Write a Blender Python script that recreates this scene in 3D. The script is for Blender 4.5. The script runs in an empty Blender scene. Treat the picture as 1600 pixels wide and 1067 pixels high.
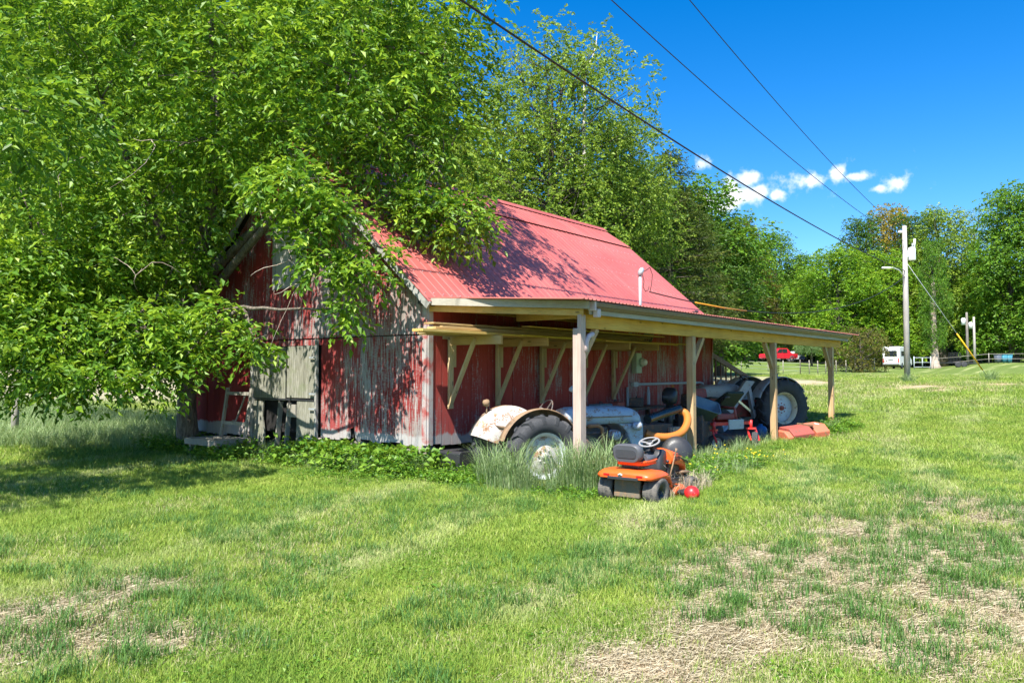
import bpy, bmesh, math, random
import numpy as np
from mathutils import Vector, Matrix, Euler
random.seed(7)
RNG = np.random.default_rng(11)
scene = bpy.context.scene
COL = scene.collection
R = math.radians

# ------------------------------------------------------------------ camera
FPX = 1200.0                      # focal length for a 1600 px wide frame
CAM_A = math.atan2(948, FPX)      # heading of the view measured from +X (the barn's long axis)
EYE = 1.8
CA, SA = math.cos(CAM_A), math.sin(CAM_A)
cam_d = bpy.data.cameras.new('camera')
cam = bpy.data.objects.new('camera', cam_d)
COL.objects.link(cam)
cam.location = (0, 0, EYE)
cam.rotation_euler = (R(90) + math.atan2(44.5, FPX), 0, CAM_A - R(90))
cam_d.sensor_width = 36
cam_d.lens = 27.0
cam_d.clip_end = 6000
cam_d.clip_start = 0.1
scene.camera = cam

# ------------------------------------------------------------------ light
L = Vector((0.67, 0.19, -1.0)).normalized()        # direction sunlight travels
sun_d = bpy.data.lights.new('sun', 'SUN')
sun_d.energy = 4.5
sun_d.angle = R(0.5)
sun_d.color = (1.0, 0.955, 0.88)
sun = bpy.data.objects.new('sun', sun_d)
COL.objects.link(sun)
sun.rotation_euler = L.to_track_quat('-Z', 'Y').to_euler()
sun.location = (-20, -10, 40)
world = bpy.data.worlds.new('World')
scene.world = world
world.use_nodes = True
wn, wl = world.node_tree.nodes, world.node_tree.links
wn.clear()
SKY = wn.new('ShaderNodeTexSky')
SKY.sky_type = 'NISHITA'
SKY.sun_disc = False
SKY.sun_elevation = math.asin(-L.z)
SKY.sun_rotation = math.atan2(-L.x, -L.y)
SKY.altitude = 400
SKY.air_density = 1.0
SKY.dust_density = 0.6
SKY.ozone_density = 4.0
hs = wn.new('ShaderNodeHueSaturation')
hs.inputs['Saturation'].default_value = 1.42
hs.inputs['Hue'].default_value = 0.505
hs.inputs['Value'].default_value = 1.0
wl.new(SKY.outputs[0], hs.inputs['Color'])
bg = wn.new('ShaderNodeBackground')
bg.inputs['Strength'].default_value = 0.094
wo = wn.new('ShaderNodeOutputWorld')
# small fair-weather clouds low in the sky: lumps by direction, with noisy edges
tc = wn.new('ShaderNodeTexCoord')
def wmath(op, a, b=None, clamp=False):
    n = wn.new('ShaderNodeMath'); n.operation = op; n.use_clamp = clamp
    for i, v in enumerate((a, b)):
        if v is None: continue
        if isinstance(v, (int, float)): n.inputs[i].default_value = v
        else: wl.new(v, n.inputs[i])
    return n.outputs[0]
def dirpx(px, py):
    v = Vector((CA + (px-800)/FPX*SA, SA - (px-800)/FPX*CA, (578-py)/FPX))
    return v.normalized()
wnz = wn.new('ShaderNodeTexNoise'); wnz.inputs['Scale'].default_value = 48; wnz.inputs['Detail'].default_value = 8
wnz.inputs['Roughness'].default_value = 0.6
wl.new(tc.outputs['Generated'], wnz.inputs['Vector'])
blobs = [(1148, 303, .036, .020), (1192, 297, .018, .010), (1172, 279, .018, .011), (1116, 312, .026, .014), (1128, 322, .026, .012), (1258, 282, .028, .012), (1312, 268, .014, .010),
         (1404, 284, .017, .012), (1380, 292, .014, .006), (1098, 252, .012, .008), (1216, 303, .012, .008), (1340, 273, .014, .006)]
# the same kind of clouds elsewhere round the horizon
for k in range(12):
    az = CAM_A + R(50 + 260*k/12.0 + random.uniform(-4, 4)); el = R(random.uniform(10, 17))
    blobs.append((Vector((math.cos(az)*math.cos(el), math.sin(az)*math.cos(el), math.sin(el))), None, random.uniform(.012, .04), random.uniform(.006, .018)))
acc = None
for b in blobs:
    v = dirpx(b[0], b[1]) if b[1] is not None else b[0]
    n1 = wn.new('ShaderNodeVectorMath'); n1.operation = 'SUBTRACT'; wl.new(tc.outputs['Generated'], n1.inputs[0]); n1.inputs[1].default_value = v
    n2 = wn.new('ShaderNodeVectorMath'); n2.operation = 'MULTIPLY'; wl.new(n1.outputs[0], n2.inputs[0]); n2.inputs[1].default_value = (1/b[2], 1/b[2], 1/b[3])
    n3 = wn.new('ShaderNodeVectorMath'); n3.operation = 'LENGTH'; wl.new(n2.outputs[0], n3.inputs[0])
    acc = n3.outputs['Value'] if acc is None else wmath('MINIMUM', acc, n3.outputs['Value'])
acc = wmath('DIVIDE', 1.0, wmath('ADD', 1.0, wmath('MULTIPLY', acc, acc)))
cl = wmath('ADD', acc, wmath('MULTIPLY', wmath('SUBTRACT', wnz.outputs['Fac'], 0.5), 1.7))
mr = wn.new('ShaderNodeMapRange'); mr.interpolation_type = 'SMOOTHSTEP'
mr.inputs[1].default_value = 0.40; mr.inputs[2].default_value = 1.08
mr.inputs[4].default_value = 0.95
wl.new(cl, mr.inputs[0])
mixc = wn.new('ShaderNodeMix'); mixc.data_type = 'RGBA'
wl.new(mr.outputs[0], mixc.inputs[0]); wl.new(hs.outputs[0], mixc.inputs[6])
mixc.inputs[7].default_value = (6.2, 6.3, 6.5, 1)
wl.new(mixc.outputs[2], bg.inputs['Color'])
wl.new(bg.outputs[0], wo.inputs['Surface'])
scene.view_settings.view_transform = 'Standard'
scene.view_settings.look = 'None'
scene.view_settings.exposure = 1.32
scene.view_settings.gamma = 1.0
scene.view_settings.use_curve_mapping = False
scene.render.engine = 'CYCLES'
scene.cycles.max_bounces = 4
scene.cycles.diffuse_bounces = 2
scene.cycles.glossy_bounces = 2
scene.cycles.transmission_bounces = 2
scene.cycles.transparent_max_bounces = 8
scene.cycles.use_denoising = True
scene.cycles.adaptive_threshold = 0.02

# ------------------------------------------------------------------ helpers
def plan(px, d):
    """ground-plan position at distance d along a line of sight"""
    r = (px-800)/FPX*d
    return d*CA + r*SA, d*SA - r*CA
def zat(py, d):
    return EYE + (578-py)/FPX*d

def sstep(a, b, x):
    t = np.clip((np.asarray(x, float)-a)/(b-a), 0, 1)
    return t*t*(3-2*t)
_perm = np.random.default_rng(3).random((256, 256))
def vnoise(x, y):
    x = np.asarray(x, float); y = np.asarray(y, float)
    xi = np.floor(x).astype(int); yi = np.floor(y).astype(int)
    fx = x-xi; fy = y-yi
    fx = fx*fx*(3-2*fx); fy = fy*fy*(3-2*fy)
    a = _perm[xi % 256, yi % 256]; b = _perm[(xi+1) % 256, yi % 256]
    c = _perm[xi % 256, (yi+1) % 256]; d = _perm[(xi+1) % 256, (yi+1) % 256]
    return (a*(1-fx)+b*fx)*(1-fy) + (c*(1-fx)+d*fx)*fy
def fbm(x, y, o=4):
    s = 0; a = .5
    for k in range(o):
        s = s + a*vnoise(x*2**k+17.3*k, y*2**k+9.1*k); a *= .5
    return s/(1-.5**o)
def gz(x, y):
    """height of the ground"""
    x = np.asarray(x, float); y = np.asarray(y, float)
    d = x*CA + y*SA
    r = x*SA - y*CA
    z = 1.12*sstep(15, 47, d) + 0.013*np.maximum(0, d-44)
    side = sstep(.02, -.35, r/np.maximum(d, 5))
    z = z + side*0.045*np.maximum(0, d-27)*sstep(24, 40, d)
    z = z + .03*np.maximum(0, d-118)*sstep(116, 140, d)
    q = r/np.maximum(d, 5)
    z = z + 1.0*sstep(74, 110, d)*np.exp(-((q-.33)/.11)**2) + .75*sstep(60, 95, d)*sstep(.53, .64, q) + .15*sstep(60, 95, d)*sstep(.4, .5, q)
    z = z + (fbm(x*.25+40, y*.25+40, 3)-.5)*.16*sstep(3, 9, np.hypot(x, y)) + (fbm(x*.05+7, y*.05, 2)-.5)*.35*sstep(25, 60, d)
    return z
def gzf(x, y): return float(gz(x, y))

def obj(name, me, m=None, parent=None, loc=None, rot=None):
    o = bpy.data.objects.new(name, me)
    COL.objects.link(o)
    if m is not None and me is not None and not me.materials: me.materials.append(m)
    if parent is not None: o.parent = parent
    if loc is not None: o.location = loc
    if rot is not None: o.rotation_euler = rot
    return o
def tag(o, label=None, cat=None, group=None, kind=None):
    if label: o['label'] = label
    if cat: o['category'] = cat
    if group: o['group'] = group
    if kind: o['kind'] = kind
    return o
def thing(name, label, cat, loc=(0, 0, 0), rz=0.0, group=None, rot=None):
    o = bpy.data.objects.new(name, None)
    COL.objects.link(o)
    o.empty_display_size = .2
    o.location = loc
    o.rotation_euler = rot if rot else (0, 0, rz)
    return tag(o, label, cat, group)
def copy_tree(o, parent=None):
    c = o.copy(); COL.objects.link(c)
    if parent is not None: c.parent = parent
    for ch in list(o.children): copy_tree(ch, c)
    return c

class MB:
    """collects shapes into one mesh"""
    def __init__(s): s.v = []; s.f = []; s.sm = []
    def add(s, vs, fs, smooth=False):
        n = len(s.v); s.v += [tuple(v) for v in vs]
        s.f += [tuple(i+n for i in f) for f in fs]; s.sm += [smooth]*len(fs)
        return s
    def box(s, c, size, rot=None, bev=0.0):
        hx, hy, hz = size[0]/2, size[1]/2, size[2]/2
        b = min(bev, hx*.9, hy*.9, hz*.9)
        M_ = Euler(rot).to_matrix() if rot is not None else Matrix.Identity(3)
        c = Vector(c)
        if b <= 0:
            vs = [(x, y, z) for x in (-hx, hx) for y in (-hy, hy) for z in (-hz, hz)]
            fs = [(0, 1, 3, 2), (4, 6, 7, 5), (0, 4, 5, 1), (2, 3, 7, 6), (0, 2, 6, 4), (1, 5, 7, 3)]
            return s.add([M_ @ Vector(v)+c for v in vs], fs)
        bm = bmesh.new(); bmesh.ops.create_cube(bm, size=1)
        for v in bm.verts: v.co = Vector((v.co.x*size[0], v.co.y*size[1], v.co.z*size[2]))
        bmesh.ops.bevel(bm, geom=list(bm.edges), offset=b, segments=2, profile=.5, affect='EDGES')
        bm.verts.index_update()
        vs = [M_ @ v.co+c for v in bm.verts]; fs = [tuple(v.index for v in f.verts) for f in bm.faces]
        bm.free()
        return s.add(vs, fs, False)
    def bar(s, p0, p1, w, h, up=(0, 0, 1)):
        """rectangular bar between two points"""
        p0, p1 = Vector(p0), Vector(p1); d = (p1-p0).normalized(); up = Vector(up)
        if abs(d.dot(up)) > .98: up = Vector((1, 0, 0))
        a = d.cross(up).normalized(); b = a.cross(d).normalized()
        vs = []
        for p in (p0, p1):
            for i, j in ((-1, -1), (1, -1), (1, 1), (-1, 1)): vs.append(p+a*(w/2*i)+b*(h/2*j))
        return s.add(vs, [(0, 1, 2, 3), (7, 6, 5, 4), (0, 4, 5, 1), (1, 5, 6, 2), (2, 6, 7, 3), (3, 7, 4, 0)])
    def tube(s, pts, r, n=8, caps=True, smooth=True):
        pts = [Vector(p) for p in pts]; rs = r if isinstance(r, (list, tuple)) else [r]*len(pts)
        vs = []; fs = []; prev = None
        for i, p in enumerate(pts):
            d = (pts[min(i+1, len(pts)-1)]-pts[max(i-1, 0)])
            if d.length < 1e-9: d = Vector((0, 0, 1))
            d.normalize()
            if prev is None:
                ref = Vector((0, 0, 1)) if abs(d.z) < .9 else Vector((1, 0, 0))
                a = d.cross(ref).normalized()
            else:
                a = (prev-d*prev.dot(d))
                a = a.normalized() if a.length > 1e-6 else d.orthogonal().normalized()
            prev = a; b = d.cross(a)
            for k in range(n):
                t = 2*math.pi*k/n; vs.append(p+(a*math.cos(t)+b*math.sin(t))*rs[i])
        for i in range(len(pts)-1):
            for k in range(n):
                k2 = (k+1) % n; fs.append((i*n+k, i*n+k2, (i+1)*n+k2, (i+1)*n+k))
        s.add(vs, fs, smooth)
        if caps:
            m = len(s.v)-len(vs)
            s.f.append(tuple(m+k for k in range(n))[::-1]); s.sm.append(False)
            e = m+(len(pts)-1)*n
            s.f.append(tuple(e+k for k in range(n))); s.sm.append(False)
        return s
    def lathe(s, prof, c=(0, 0, 0), axis='z', n=24, a0=0, a1=2*math.pi, smooth=True):
        """prof: (radius, height) pairs; closed polylines allowed"""
        full = abs(a1-a0-2*math.pi) < 1e-6; m = n if full else n+1
        vs = []; fs = []
        for i in range(m):
            t = a0+(a1-a0)*i/n
            for r_, h in prof:
                x, y, z = r_*math.cos(t), r_*math.sin(t), h
                if axis == 'y': x, y, z = x, z, y
                elif axis == 'x': x, y, z = z, x, y
                vs.append((x+c[0], y+c[1], z+c[2]))
        k = len(prof)
        for i in range(n):
            i2 = (i+1) % m
            for j in range(k-1): fs.append((i*k+j, i2*k+j, i2*k+j+1, i*k+j+1))
        return s.add(vs, fs, smooth)
    def prism(s, poly, h0, h1, axis='y', smooth=False):
        """polygon extruded: axis y -> poly in (x,z); x -> (y,z); z -> (x,y)"""
        def mk(p, h): return {'y': (p[0], h, p[1]), 'x': (h, p[0], p[1]), 'z': (p[0], p[1], h)}[axis]
        n = len(poly); vs = [mk(p, h0) for p in poly]+[mk(p, h1) for p in poly]
        fs = [tuple(range(n))[::-1], tuple(range(n, 2*n))]+[(i, (i+1) % n, n+(i+1) % n, n+i) for i in range(n)]
        return s.add(vs, fs, smooth)
    def loft(s, rings, smooth=True, caps=True):
        n = len(rings[0]); vs = [p for r_ in rings for p in r_]; fs = []
        for i in range(len(rings)-1):
            for k in range(n): fs.append((i*n+k, i*n+(k+1) % n, (i+1)*n+(k+1) % n, (i+1)*n+k))
        s.add(vs, fs, smooth)
        if caps:
            m = len(s.v)-len(vs)
            s.f.append(tuple(m+k for k in range(n))[::-1]); s.sm.append(False)
            s.f.append(tuple(len(s.v)-n+k for k in range(n))); s.sm.append(False)
        return s
    def mesh(s, name):
        me = bpy.data.meshes.new(name); me.from_pydata(s.v, [], s.f)
        me.polygons.foreach_set('use_smooth', s.sm)
        bm = bmesh.new(); bm.from_mesh(me); bmesh.ops.recalc_face_normals(bm, faces=bm.faces); bm.to_mesh(me); bm.free()
        me.update(); return me
    def build(s, name, m, parent=None, loc=None, rot=None, bev=0, sub=0):
        o = obj(name, s.mesh(name), m, parent, loc, rot)
        if bev:
            b = o.modifiers.new('bevel', 'BEVEL'); b.width = bev; b.segments = 2; b.limit_method = 'ANGLE'; b.angle_limit = R(40)
        if sub:
            u = o.modifiers.new('sub', 'SUBSURF'); u.levels = sub; u.render_levels = sub
        return o
def np_mesh(name, V, F, smooth=False, attrs=None):
    """mesh from an (n,3) vertex array and an (m,k) face array"""
    me = bpy.data.meshes.new(name); k = F.shape[1]
    me.vertices.add(len(V)); me.vertices.foreach_set('co', np.ascontiguousarray(V, np.float32).ravel())
    me.loops.add(F.size); me.loops.foreach_set('vertex_index', np.ascontiguousarray(F, np.int32).ravel())
    me.polygons.add(len(F)); me.polygons.foreach_set('loop_start', np.arange(0, F.size, k, dtype=np.int32))
    me.polygons.foreach_set('use_smooth', np.full(len(F), smooth))
    for a, vals in (attrs or {}).items():
        at = me.attributes.new(a, 'FLOAT', 'POINT'); at.data.foreach_set('value', np.ascontiguousarray(vals, np.float32))
    me.update(calc_edges=True); return me

# ------------------------------------------------------------------ materials
class NT:
    def __init__(s, name):
        s.m = bpy.data.materials.new(name); s.m.use_nodes = True
        s.n = s.m.node_tree.nodes; s.l = s.m.node_tree.links
        s.bsdf = s.n['Principled BSDF']; s.out = s.n['Material Output']
    def new(s, t, **kw):
        n = s.n.new(t)
        for k, v in kw.items(): setattr(n, k, v)
        return n
    def put(s, sock, v):
        if hasattr(v, 'is_linked'): s.l.new(v, sock)
        elif isinstance(v, (tuple, list)) and sock.type == 'RGBA' and len(v) == 3: sock.default_value = (*v, 1)
        else: sock.default_value = v
    def pos(s): return s.new('ShaderNodeNewGeometry').outputs['Position']
    def oco(s): return s.new('ShaderNodeTexCoord').outputs['Object']
    def rand(s): return s.new('ShaderNodeObjectInfo').outputs['Random']
    def attr(s, name, t='GEOMETRY'):
        n = s.new('ShaderNodeAttribute'); n.attribute_name = name; n.attribute_type = t; return n.outputs['Fac']
    def math(s, op, a, b=0.0, clamp=False):
        n = s.new('ShaderNodeMath', operation=op, use_clamp=clamp); s.put(n.inputs[0], a); s.put(n.inputs[1], b); return n.outputs[0]
    def vscale(s, v, sc, off=None):
        n = s.new('ShaderNodeVectorMath', operation='MULTIPLY'); s.put(n.inputs[0], v); n.inputs[1].default_value = sc
        o = n.outputs[0]
        if off is not None:
            c = s.new('ShaderNodeCombineXYZ')
            for i in range(3): s.l.new(off, c.inputs[i])
            a = s.new('ShaderNodeVectorMath', operation='ADD'); s.l.new(o, a.inputs[0]); s.l.new(c.outputs[0], a.inputs[1]); o = a.outputs[0]
        return o
    def noise(s, v, scale=1, detail=4, rough=.55, dist=0):
        n = s.new('ShaderNodeTexNoise'); s.put(n.inputs['Vector'], v); n.inputs['Scale'].default_value = scale
        n.inputs['Detail'].default_value = detail; n.inputs['Roughness'].default_value = rough; n.inputs['Distortion'].default_value = dist
        return n.outputs['Fac']
    def ramp(s, f, stops):
        n = s.new('ShaderNodeValToRGB'); s.put(n.inputs[0], f); e = n.color_ramp.elements
        while len(e) > 1: e.remove(e[-1])
        for i, (p, c) in enumerate(stops):
            x = e[0] if i == 0 else e.new(p)
            x.position = p; x.color = (*c, 1) if isinstance(c, (tuple, list)) else (c, c, c, 1)
        return n.outputs[0]
    def rng(s, f, a, b, c=0.0, d=1.0, smooth=True):
        n = s.new('ShaderNodeMapRange'); n.interpolation_type = 'SMOOTHSTEP' if smooth else 'LINEAR'
        s.put(n.inputs[0], f); n.inputs[1].default_value = a; n.inputs[2].default_value = b; n.inputs[3].default_value = c; n.inputs[4].default_value = d
        return n.outputs[0]
    def mix(s, f, a, b, mode='MIX'):
        n = s.new('ShaderNodeMix', data_type='RGBA', blend_type=mode); s.put(n.inputs[0], f); s.put(n.inputs[6], a); s.put(n.inputs[7], b); return n.outputs[2]
    def bump(s, h, strength=.3, dist=.01):
        n = s.new('ShaderNodeBump'); n.inputs['Strength'].default_value = strength; n.inputs['Distance'].default_value = dist
        s.l.new(h, n.inputs['Height']); s.l.new(n.outputs[0], s.bsdf.inputs['Normal'])
    def fin(s, color, rough=.8, metal=0.0, spec=None):
        s.put(s.bsdf.inputs['Base Color'], color); s.put(s.bsdf.inputs['Roughness'], rough); s.put(s.bsdf.inputs['Metallic'], metal)
        if spec is not None: s.put(s.bsdf.inputs['Specular IOR Level'], spec)
        return s.m

def worn(name, col, under=None, amount=.35, rough=.5, scale=5, var=.25, metal=0.0, bump=.15):
    """painted or plain surface with dirt and, where under is given, paint worn through"""
    t = NT(name); p = t.oco(); big = t.noise(p, scale, 6, .65); fine = t.noise(p, scale*9, 4, .6)
    lo = tuple(c*(1-var) for c in col); hi = tuple(min(1, c*(1+var)) for c in col)
    c = t.mix(big, lo, hi)
    c = t.mix(t.rng(fine, .45, .75, 0, .35), c, tuple(c_*.55+.02 for c_ in col))
    if under is not None:
        msk = t.rng(t.math('ADD', big, t.math('MULTIPLY', t.math('SUBTRACT', fine, .5), .5)), .27+amount*.45, .36+amount*.45, 1, 0)
        c = t.mix(msk, c, t.mix(fine, tuple(u*.6 for u in under), tuple(min(1, u*1.5) for u in under)))
    t.bump(fine, bump, .006)
    return t.fin(c, t.rng(fine, .3, .7, rough*.8, min(1, rough*1.3)), metal)
def lumber(name, a, b, knots=True, grey=0.0, axis=0):
    """sawn timber: grain along one local/world axis"""
    t = NT(name); rnd = t.rand(); off = t.math('MULTIPLY', rnd, 50.0)
    sc = [34, 34, 34]; sc[axis] = 1.3
    v = t.vscale(t.pos(), tuple(sc), off); g = t.noise(v, 1, 5, .6, .6)
    c = t.mix(t.rng(g, .3, .7), a, b)
    w = t.noise(t.vscale(t.pos(), (1, 1, 1), off), 1.6, 4)
    c = t.mix(t.rng(w, .35, .7, 0, .55), c, tuple(x*.62 for x in a))
    c = t.mix(t.math('MULTIPLY', rnd, .45), c, tuple(x*.7 for x in b))
    fs = [90, 90, 90]; fs[axis] = 1.6
    c = t.mix(t.rng(t.noise(t.vscale(t.pos(), tuple(fs), off), 1, 3, .6, .4), .56, .68, 0, .55), c, tuple(x*.42 for x in a))
    if knots:
        vo = t.new('ShaderNodeTexVoronoi'); s3 = [7, 7, 7]; s3[axis] = 2.2
        t.l.new(t.vscale(t.pos(), tuple(s3), off), vo.inputs['Vector']); vo.inputs['Scale'].default_value = 1
        c = t.mix(t.rng(vo.outputs['Distance'], .07, .13, .85, 0), c, tuple(x*.25 for x in a))
    if grey: c = t.mix(t.rng(w, .3, .62, grey, grey*.3), c, (.34, .33, .30))
    t.bump(g, .35, .004)
    return t.fin(c, .85)
# ------------------------------------------------------------------ the materials of the place
def barn_board(name, wear, red_a=(.30, .028, .026), red_b=(.19, .014, .013), yaxis=False):
    t = NT(name); P = t.pos(); rnd = t.rand(); off = t.math('MULTIPLY', rnd, 37.0)
    grain = t.noise(t.vscale(P, (42, 42, 2.4), off), 1, 6, .65, 1.2)
    streak = t.noise(t.vscale(P, (11, 11, .9), off), 1, 5, .62, .9)
    check = t.noise(t.vscale(P, (14, 14, 48), off), 1, 4, .6)            # short cross checks in old plywood
    patch = t.noise(P, .55, 4, .55)
    wood = t.ramp(grain, [(.25, (.085, .065, .055)), (.45, (.27, .235, .215)), (.75, (.52, .48, .45))])
    wood = t.mix(t.rng(t.noise(P, 1.3, 3), .4, .7, 0, .5), wood, (.24, .17, .13))
    red = t.mix(grain, red_b, red_a)
    red = t.mix(t.rng(patch, .35, .7, 0, .4), red, (.40, .10, .095))
    red = t.mix(t.math('MULTIPLY', rnd, .5), red, red_b)
    m = t.math('ADD', t.math('ADD', t.math('MULTIPLY', streak, .62), t.math('MULTIPLY', grain, .80)), t.math('ADD', t.math('MULTIPLY', check, .38), t.math('MULTIPLY', patch, .75)))
    m = t.math('ADD', m, t.math('MULTIPLY', rnd, .16))
    sep = t.new('ShaderNodeSeparateXYZ'); t.l.new(P, sep.inputs[0])
    if yaxis:   # the gable: paint survives best low down on the far half and is all but gone up by the eaves
        far = t.rng(sep.outputs[1], 10.0, 14.2, .16, -.16)
        up = t.rng(sep.outputs[2], 2.40, 2.48, -.03, .2)
        m = t.math('ADD', m, t.math('MULTIPLY', t.math('ADD', far, up), .62))
    msk = t.rng(m, 1.50-wear, 1.70-wear)
    c = t.mix(msk, red, wood)
    # bare primed band along the bottoms
    edge = t.math('ADD', sep.outputs[2], t.math('MULTIPLY', t.math('SUBTRACT', t.noise(t.vscale(P, (5, 5, 1)), 1, 3), .5), .25))
    band = t.rng(edge, .60, .66, 1, 0)
    c = t.mix(t.math('MULTIPLY', band, t.rng(grain, .2, .5, .35, .9)), c, (.40, .39, .37))
    gap = t.rng(t.noise(t.vscale(P, (60, 60, 1.2), off), 1, 2), .68, .74, 0, .8)
    c = t.mix(gap, c, (.05, .03, .028))
    h = t.math('ADD', grain, t.math('MULTIPLY', msk, -.5))
    t.bump(h, .55, .006)
    return t.fin(c, .9, spec=.2)
M_gable = barn_board('weathered_red_gable_boards', .135, (.34, .04, .035), (.20, .022, .02), yaxis=True)
M_side = barn_board('red_side_wall_boards', .15, (.48, .08, .06), (.31, .042, .033))
t = NT('barn_corner_board'); g = t.noise(t.vscale(t.pos(), (30, 30, 2)), 1, 5)
M_corner = t.fin(t.mix(t.rng(t.noise(t.pos(), 2.5, 5), .42, .56), t.mix(g, (.28, .25, .23), (.52, .47, .44)), (.34, .07, .06)), .85)
def roofmetal(name, a, b):
    t = NT(name); P = t.pos(); n1 = t.noise(P, .7, 5); n2 = t.noise(P, 9, 5)
    c = t.mix(t.rng(n1, .3, .7), a, b); c = t.mix(t.rng(n2, .55, .75, 0, .18), c, tuple(x*.55 for x in a))
    st = t.noise(t.vscale(P, (7, .35, .35)), 1, 4)
    c = t.mix(t.rng(st, .5, .75, 0, .35), c, (.50, .19, .165))
    c = t.mix(t.math('MULTIPLY', t.rand(), .28), c, tuple(x*.8 for x in a))
    c = t.mix(t.rng(t.noise(t.vscale(P, (14, 1.1, 1.1)), 1, 5, .7), .62, .74, 0, .4), c, (.26, .10, .07))
    return t.fin(c, t.rng(n2, .3, .7, .42, .6), 0, .45)
M_roof = roofmetal('faded_red_metal_roofing', (.39, .088, .076), (.46, .12, .102))
M_roof2 = roofmetal('rusty_lean_to_roofing', (.30, .09, .07), (.38, .12, .09))
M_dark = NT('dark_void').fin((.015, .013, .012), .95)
M_trimgrey = lumber('grey_weathered_trim', (.30, .29, .25), (.42, .41, .37), False, .4, 1)
M_verge = lumber('grey_verge_board', (.36, .32, .23), (.50, .46, .36), False, .3, 1)
M_pineX = lumber('yellow_pine_beam', (.70, .33, .035), (.82, .50, .10), True, 0.0, 0)
M_pineY = lumber('yellow_pine_rafter', (.62, .33, .06), (.76, .48, .13), True, .1, 1)
M_greyX = lumber('grey_fascia_timber', (.42, .37, .25), (.54, .49, .36), False, .25, 0)
M_post = lumber('post_timber', (.55, .31, .12), (.70, .47, .24), True, .15, 2)
M_post1 = lumber('pale_washed_post_timber', (.50, .34, .26), (.66, .50, .41), False, .2, 2)
M_rackZ = lumber('rack_timber', (.54, .37, .16), (.68, .52, .27), True, .15, 2)
M_rackY = lumber('rack_arm_timber', (.58, .35, .12), (.72, .50, .22), True, .05, 1)
M_plank = lumber('stored_plank', (.66, .38, .07), (.80, .55, .16), True, .1, 0)
M_plankY = lumber('stored_yellow_plank', (.60, .44, .05), (.72, .55, .10), False, 0, 0)
M_plankO = lumber('stored_old_plank', (.46, .29, .10), (.60, .43, .19), True, .1, 0)
M_doorply = None
t = NT('mossy_grey_plywood'); P = t.pos(); g = t.noise(t.vscale(P, (26, 26, 3)), 1, 6, .65, 1)
c = t.ramp(g, [(.25, (.085, .08, .055)), (.5, (.235, .23, .175)), (.75, (.42, .41, .35))])
c = t.mix(t.rng(t.noise(P, 3, 4), .5, .7, 0, .5), c, (.16, .19, .09)); t.bump(g, .5, .005); M_doorply = t.fin(c, .92)
M_oldwood = lumber('old_grey_wood', (.26, .23, .17), (.42, .38, .30), True, .45, 2)
M_brownrail = worn('brown_painted_rail', (.17, .075, .055), (.3, .26, .22), .12, .6)
M_gutter = worn('brown_gutter', (.21, .145, .11), None, 0, .45, 2, .12)
M_pinkpipe = worn('pinkish_downspout', (.60, .47, .44), None, 0, .5, 2, .1)
M_blackiron = worn('black_iron', (.028, .028, .03), None, 0, .5, 6)
M_rubber = worn('tyre_rubber', (.045, .046, .049), None, 0, .82, 4, .35, bump=.4)
M_dirtyrubber = worn('dusty_tyre_rubber', (.13, .118, .10), (.05, .05, .05), .3, .9, 8, .3, bump=.4)
M_blue = worn('faded_blue_paint', (.36, .43, .49), (.26, .13, .065), .22, .55, 6, .2)
M_rustwhite = worn('white_paint_over_rust', (.55, .53, .49), (.33, .17, .08), .30, .6, 5, .12)
M_rustbrown = worn('rusty_brown_metal', (.27, .17, .095), (.13, .085, .05), .3, .75, 6, .3)
M_engine = worn('greasy_engine_metal', (.085, .075, .07), (.20, .11, .07), .3, .7, 12, .4)
M_rustpipe = worn('rusty_pipe', (.36, .17, .07), None, 0, .7, 10, .3)
M_steel = worn('galvanised_steel', (.50, .53, .55), None, 0, .45, 5, .12, .4)
M_orange = worn('orange_mower_paint', (.80, .115, .018), (.30, .16, .08), .02, .34, 5, .12, bump=.05)
M_seat = worn('grey_black_vinyl', (.085, .088, .10), None, 0, .55, 7, .2)
M_greyplastic = worn('sun_greyed_plastic', (.25, .245, .24), None, 0, .6, 8, .12)
M_black = worn('black_plastic', (.03, .031, .034), None, 0, .42, 5, .2)
M_brownplate = worn('dirty_brown_plate', (.16, .13, .09), (.25, .15, .08), .3, .8, 9)
M_redpaint = worn('red_machine_paint', (.62, .035, .03), (.2, .08, .05), .08, .4, 6, .12)
M_dullred = worn('dull_red_machine_paint', (.36, .075, .055), (.16, .09, .06), .22, .65, 6, .2)
M_rustorange = worn('sunburnt_orange_paint', (.58, .15, .075), (.30, .17, .11), .2, .6, 5, .15)
M_greypaint = worn('grey_tractor_paint', (.40, .43, .44), (.25, .2, .15), .12, .5, 5, .15)
M_wheelgrey = worn('pale_grey_wheel_paint', (.56, .60, .62), (.36, .26, .14), .12, .5, 6, .1)
M_rimtan = worn('tan_rim_paint', (.66, .56, .38), (.35, .2, .1), .2, .5, 7, .1)
M_hose = worn('orange_ribbed_hose', (.50, .165, .025), None, 0, .5, 6, .12)
M_blacktube = worn('glossy_black_tube', (.02, .03, .035), None, 0, .22, 4, .2)
M_bluetub = worn('grey_blue_plastic', (.13, .20, .25), None, 0, .5, 5, .15)
M_meter = worn('pale_green_meter_box', (.40, .50, .36), None, 0, .5, 5, .08)
M_ball = worn('red_plastic', (.62, .02, .02), (.75, .5, .48), .06, .35, 9, .1)
M_conduit = worn('grey_conduit', (.42, .47, .49), None, 0, .5, 4, .08)
M_wire = NT('black_cable').fin((.012, .012, .012), .6)
M_wireyel = NT('yellow_cable').fin((.65, .33, .02), .5)
M_polewood = lumber('bleached_pole_timber', (.40, .37, .34), (.54, .50, .46), False, .3, 2)
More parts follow.
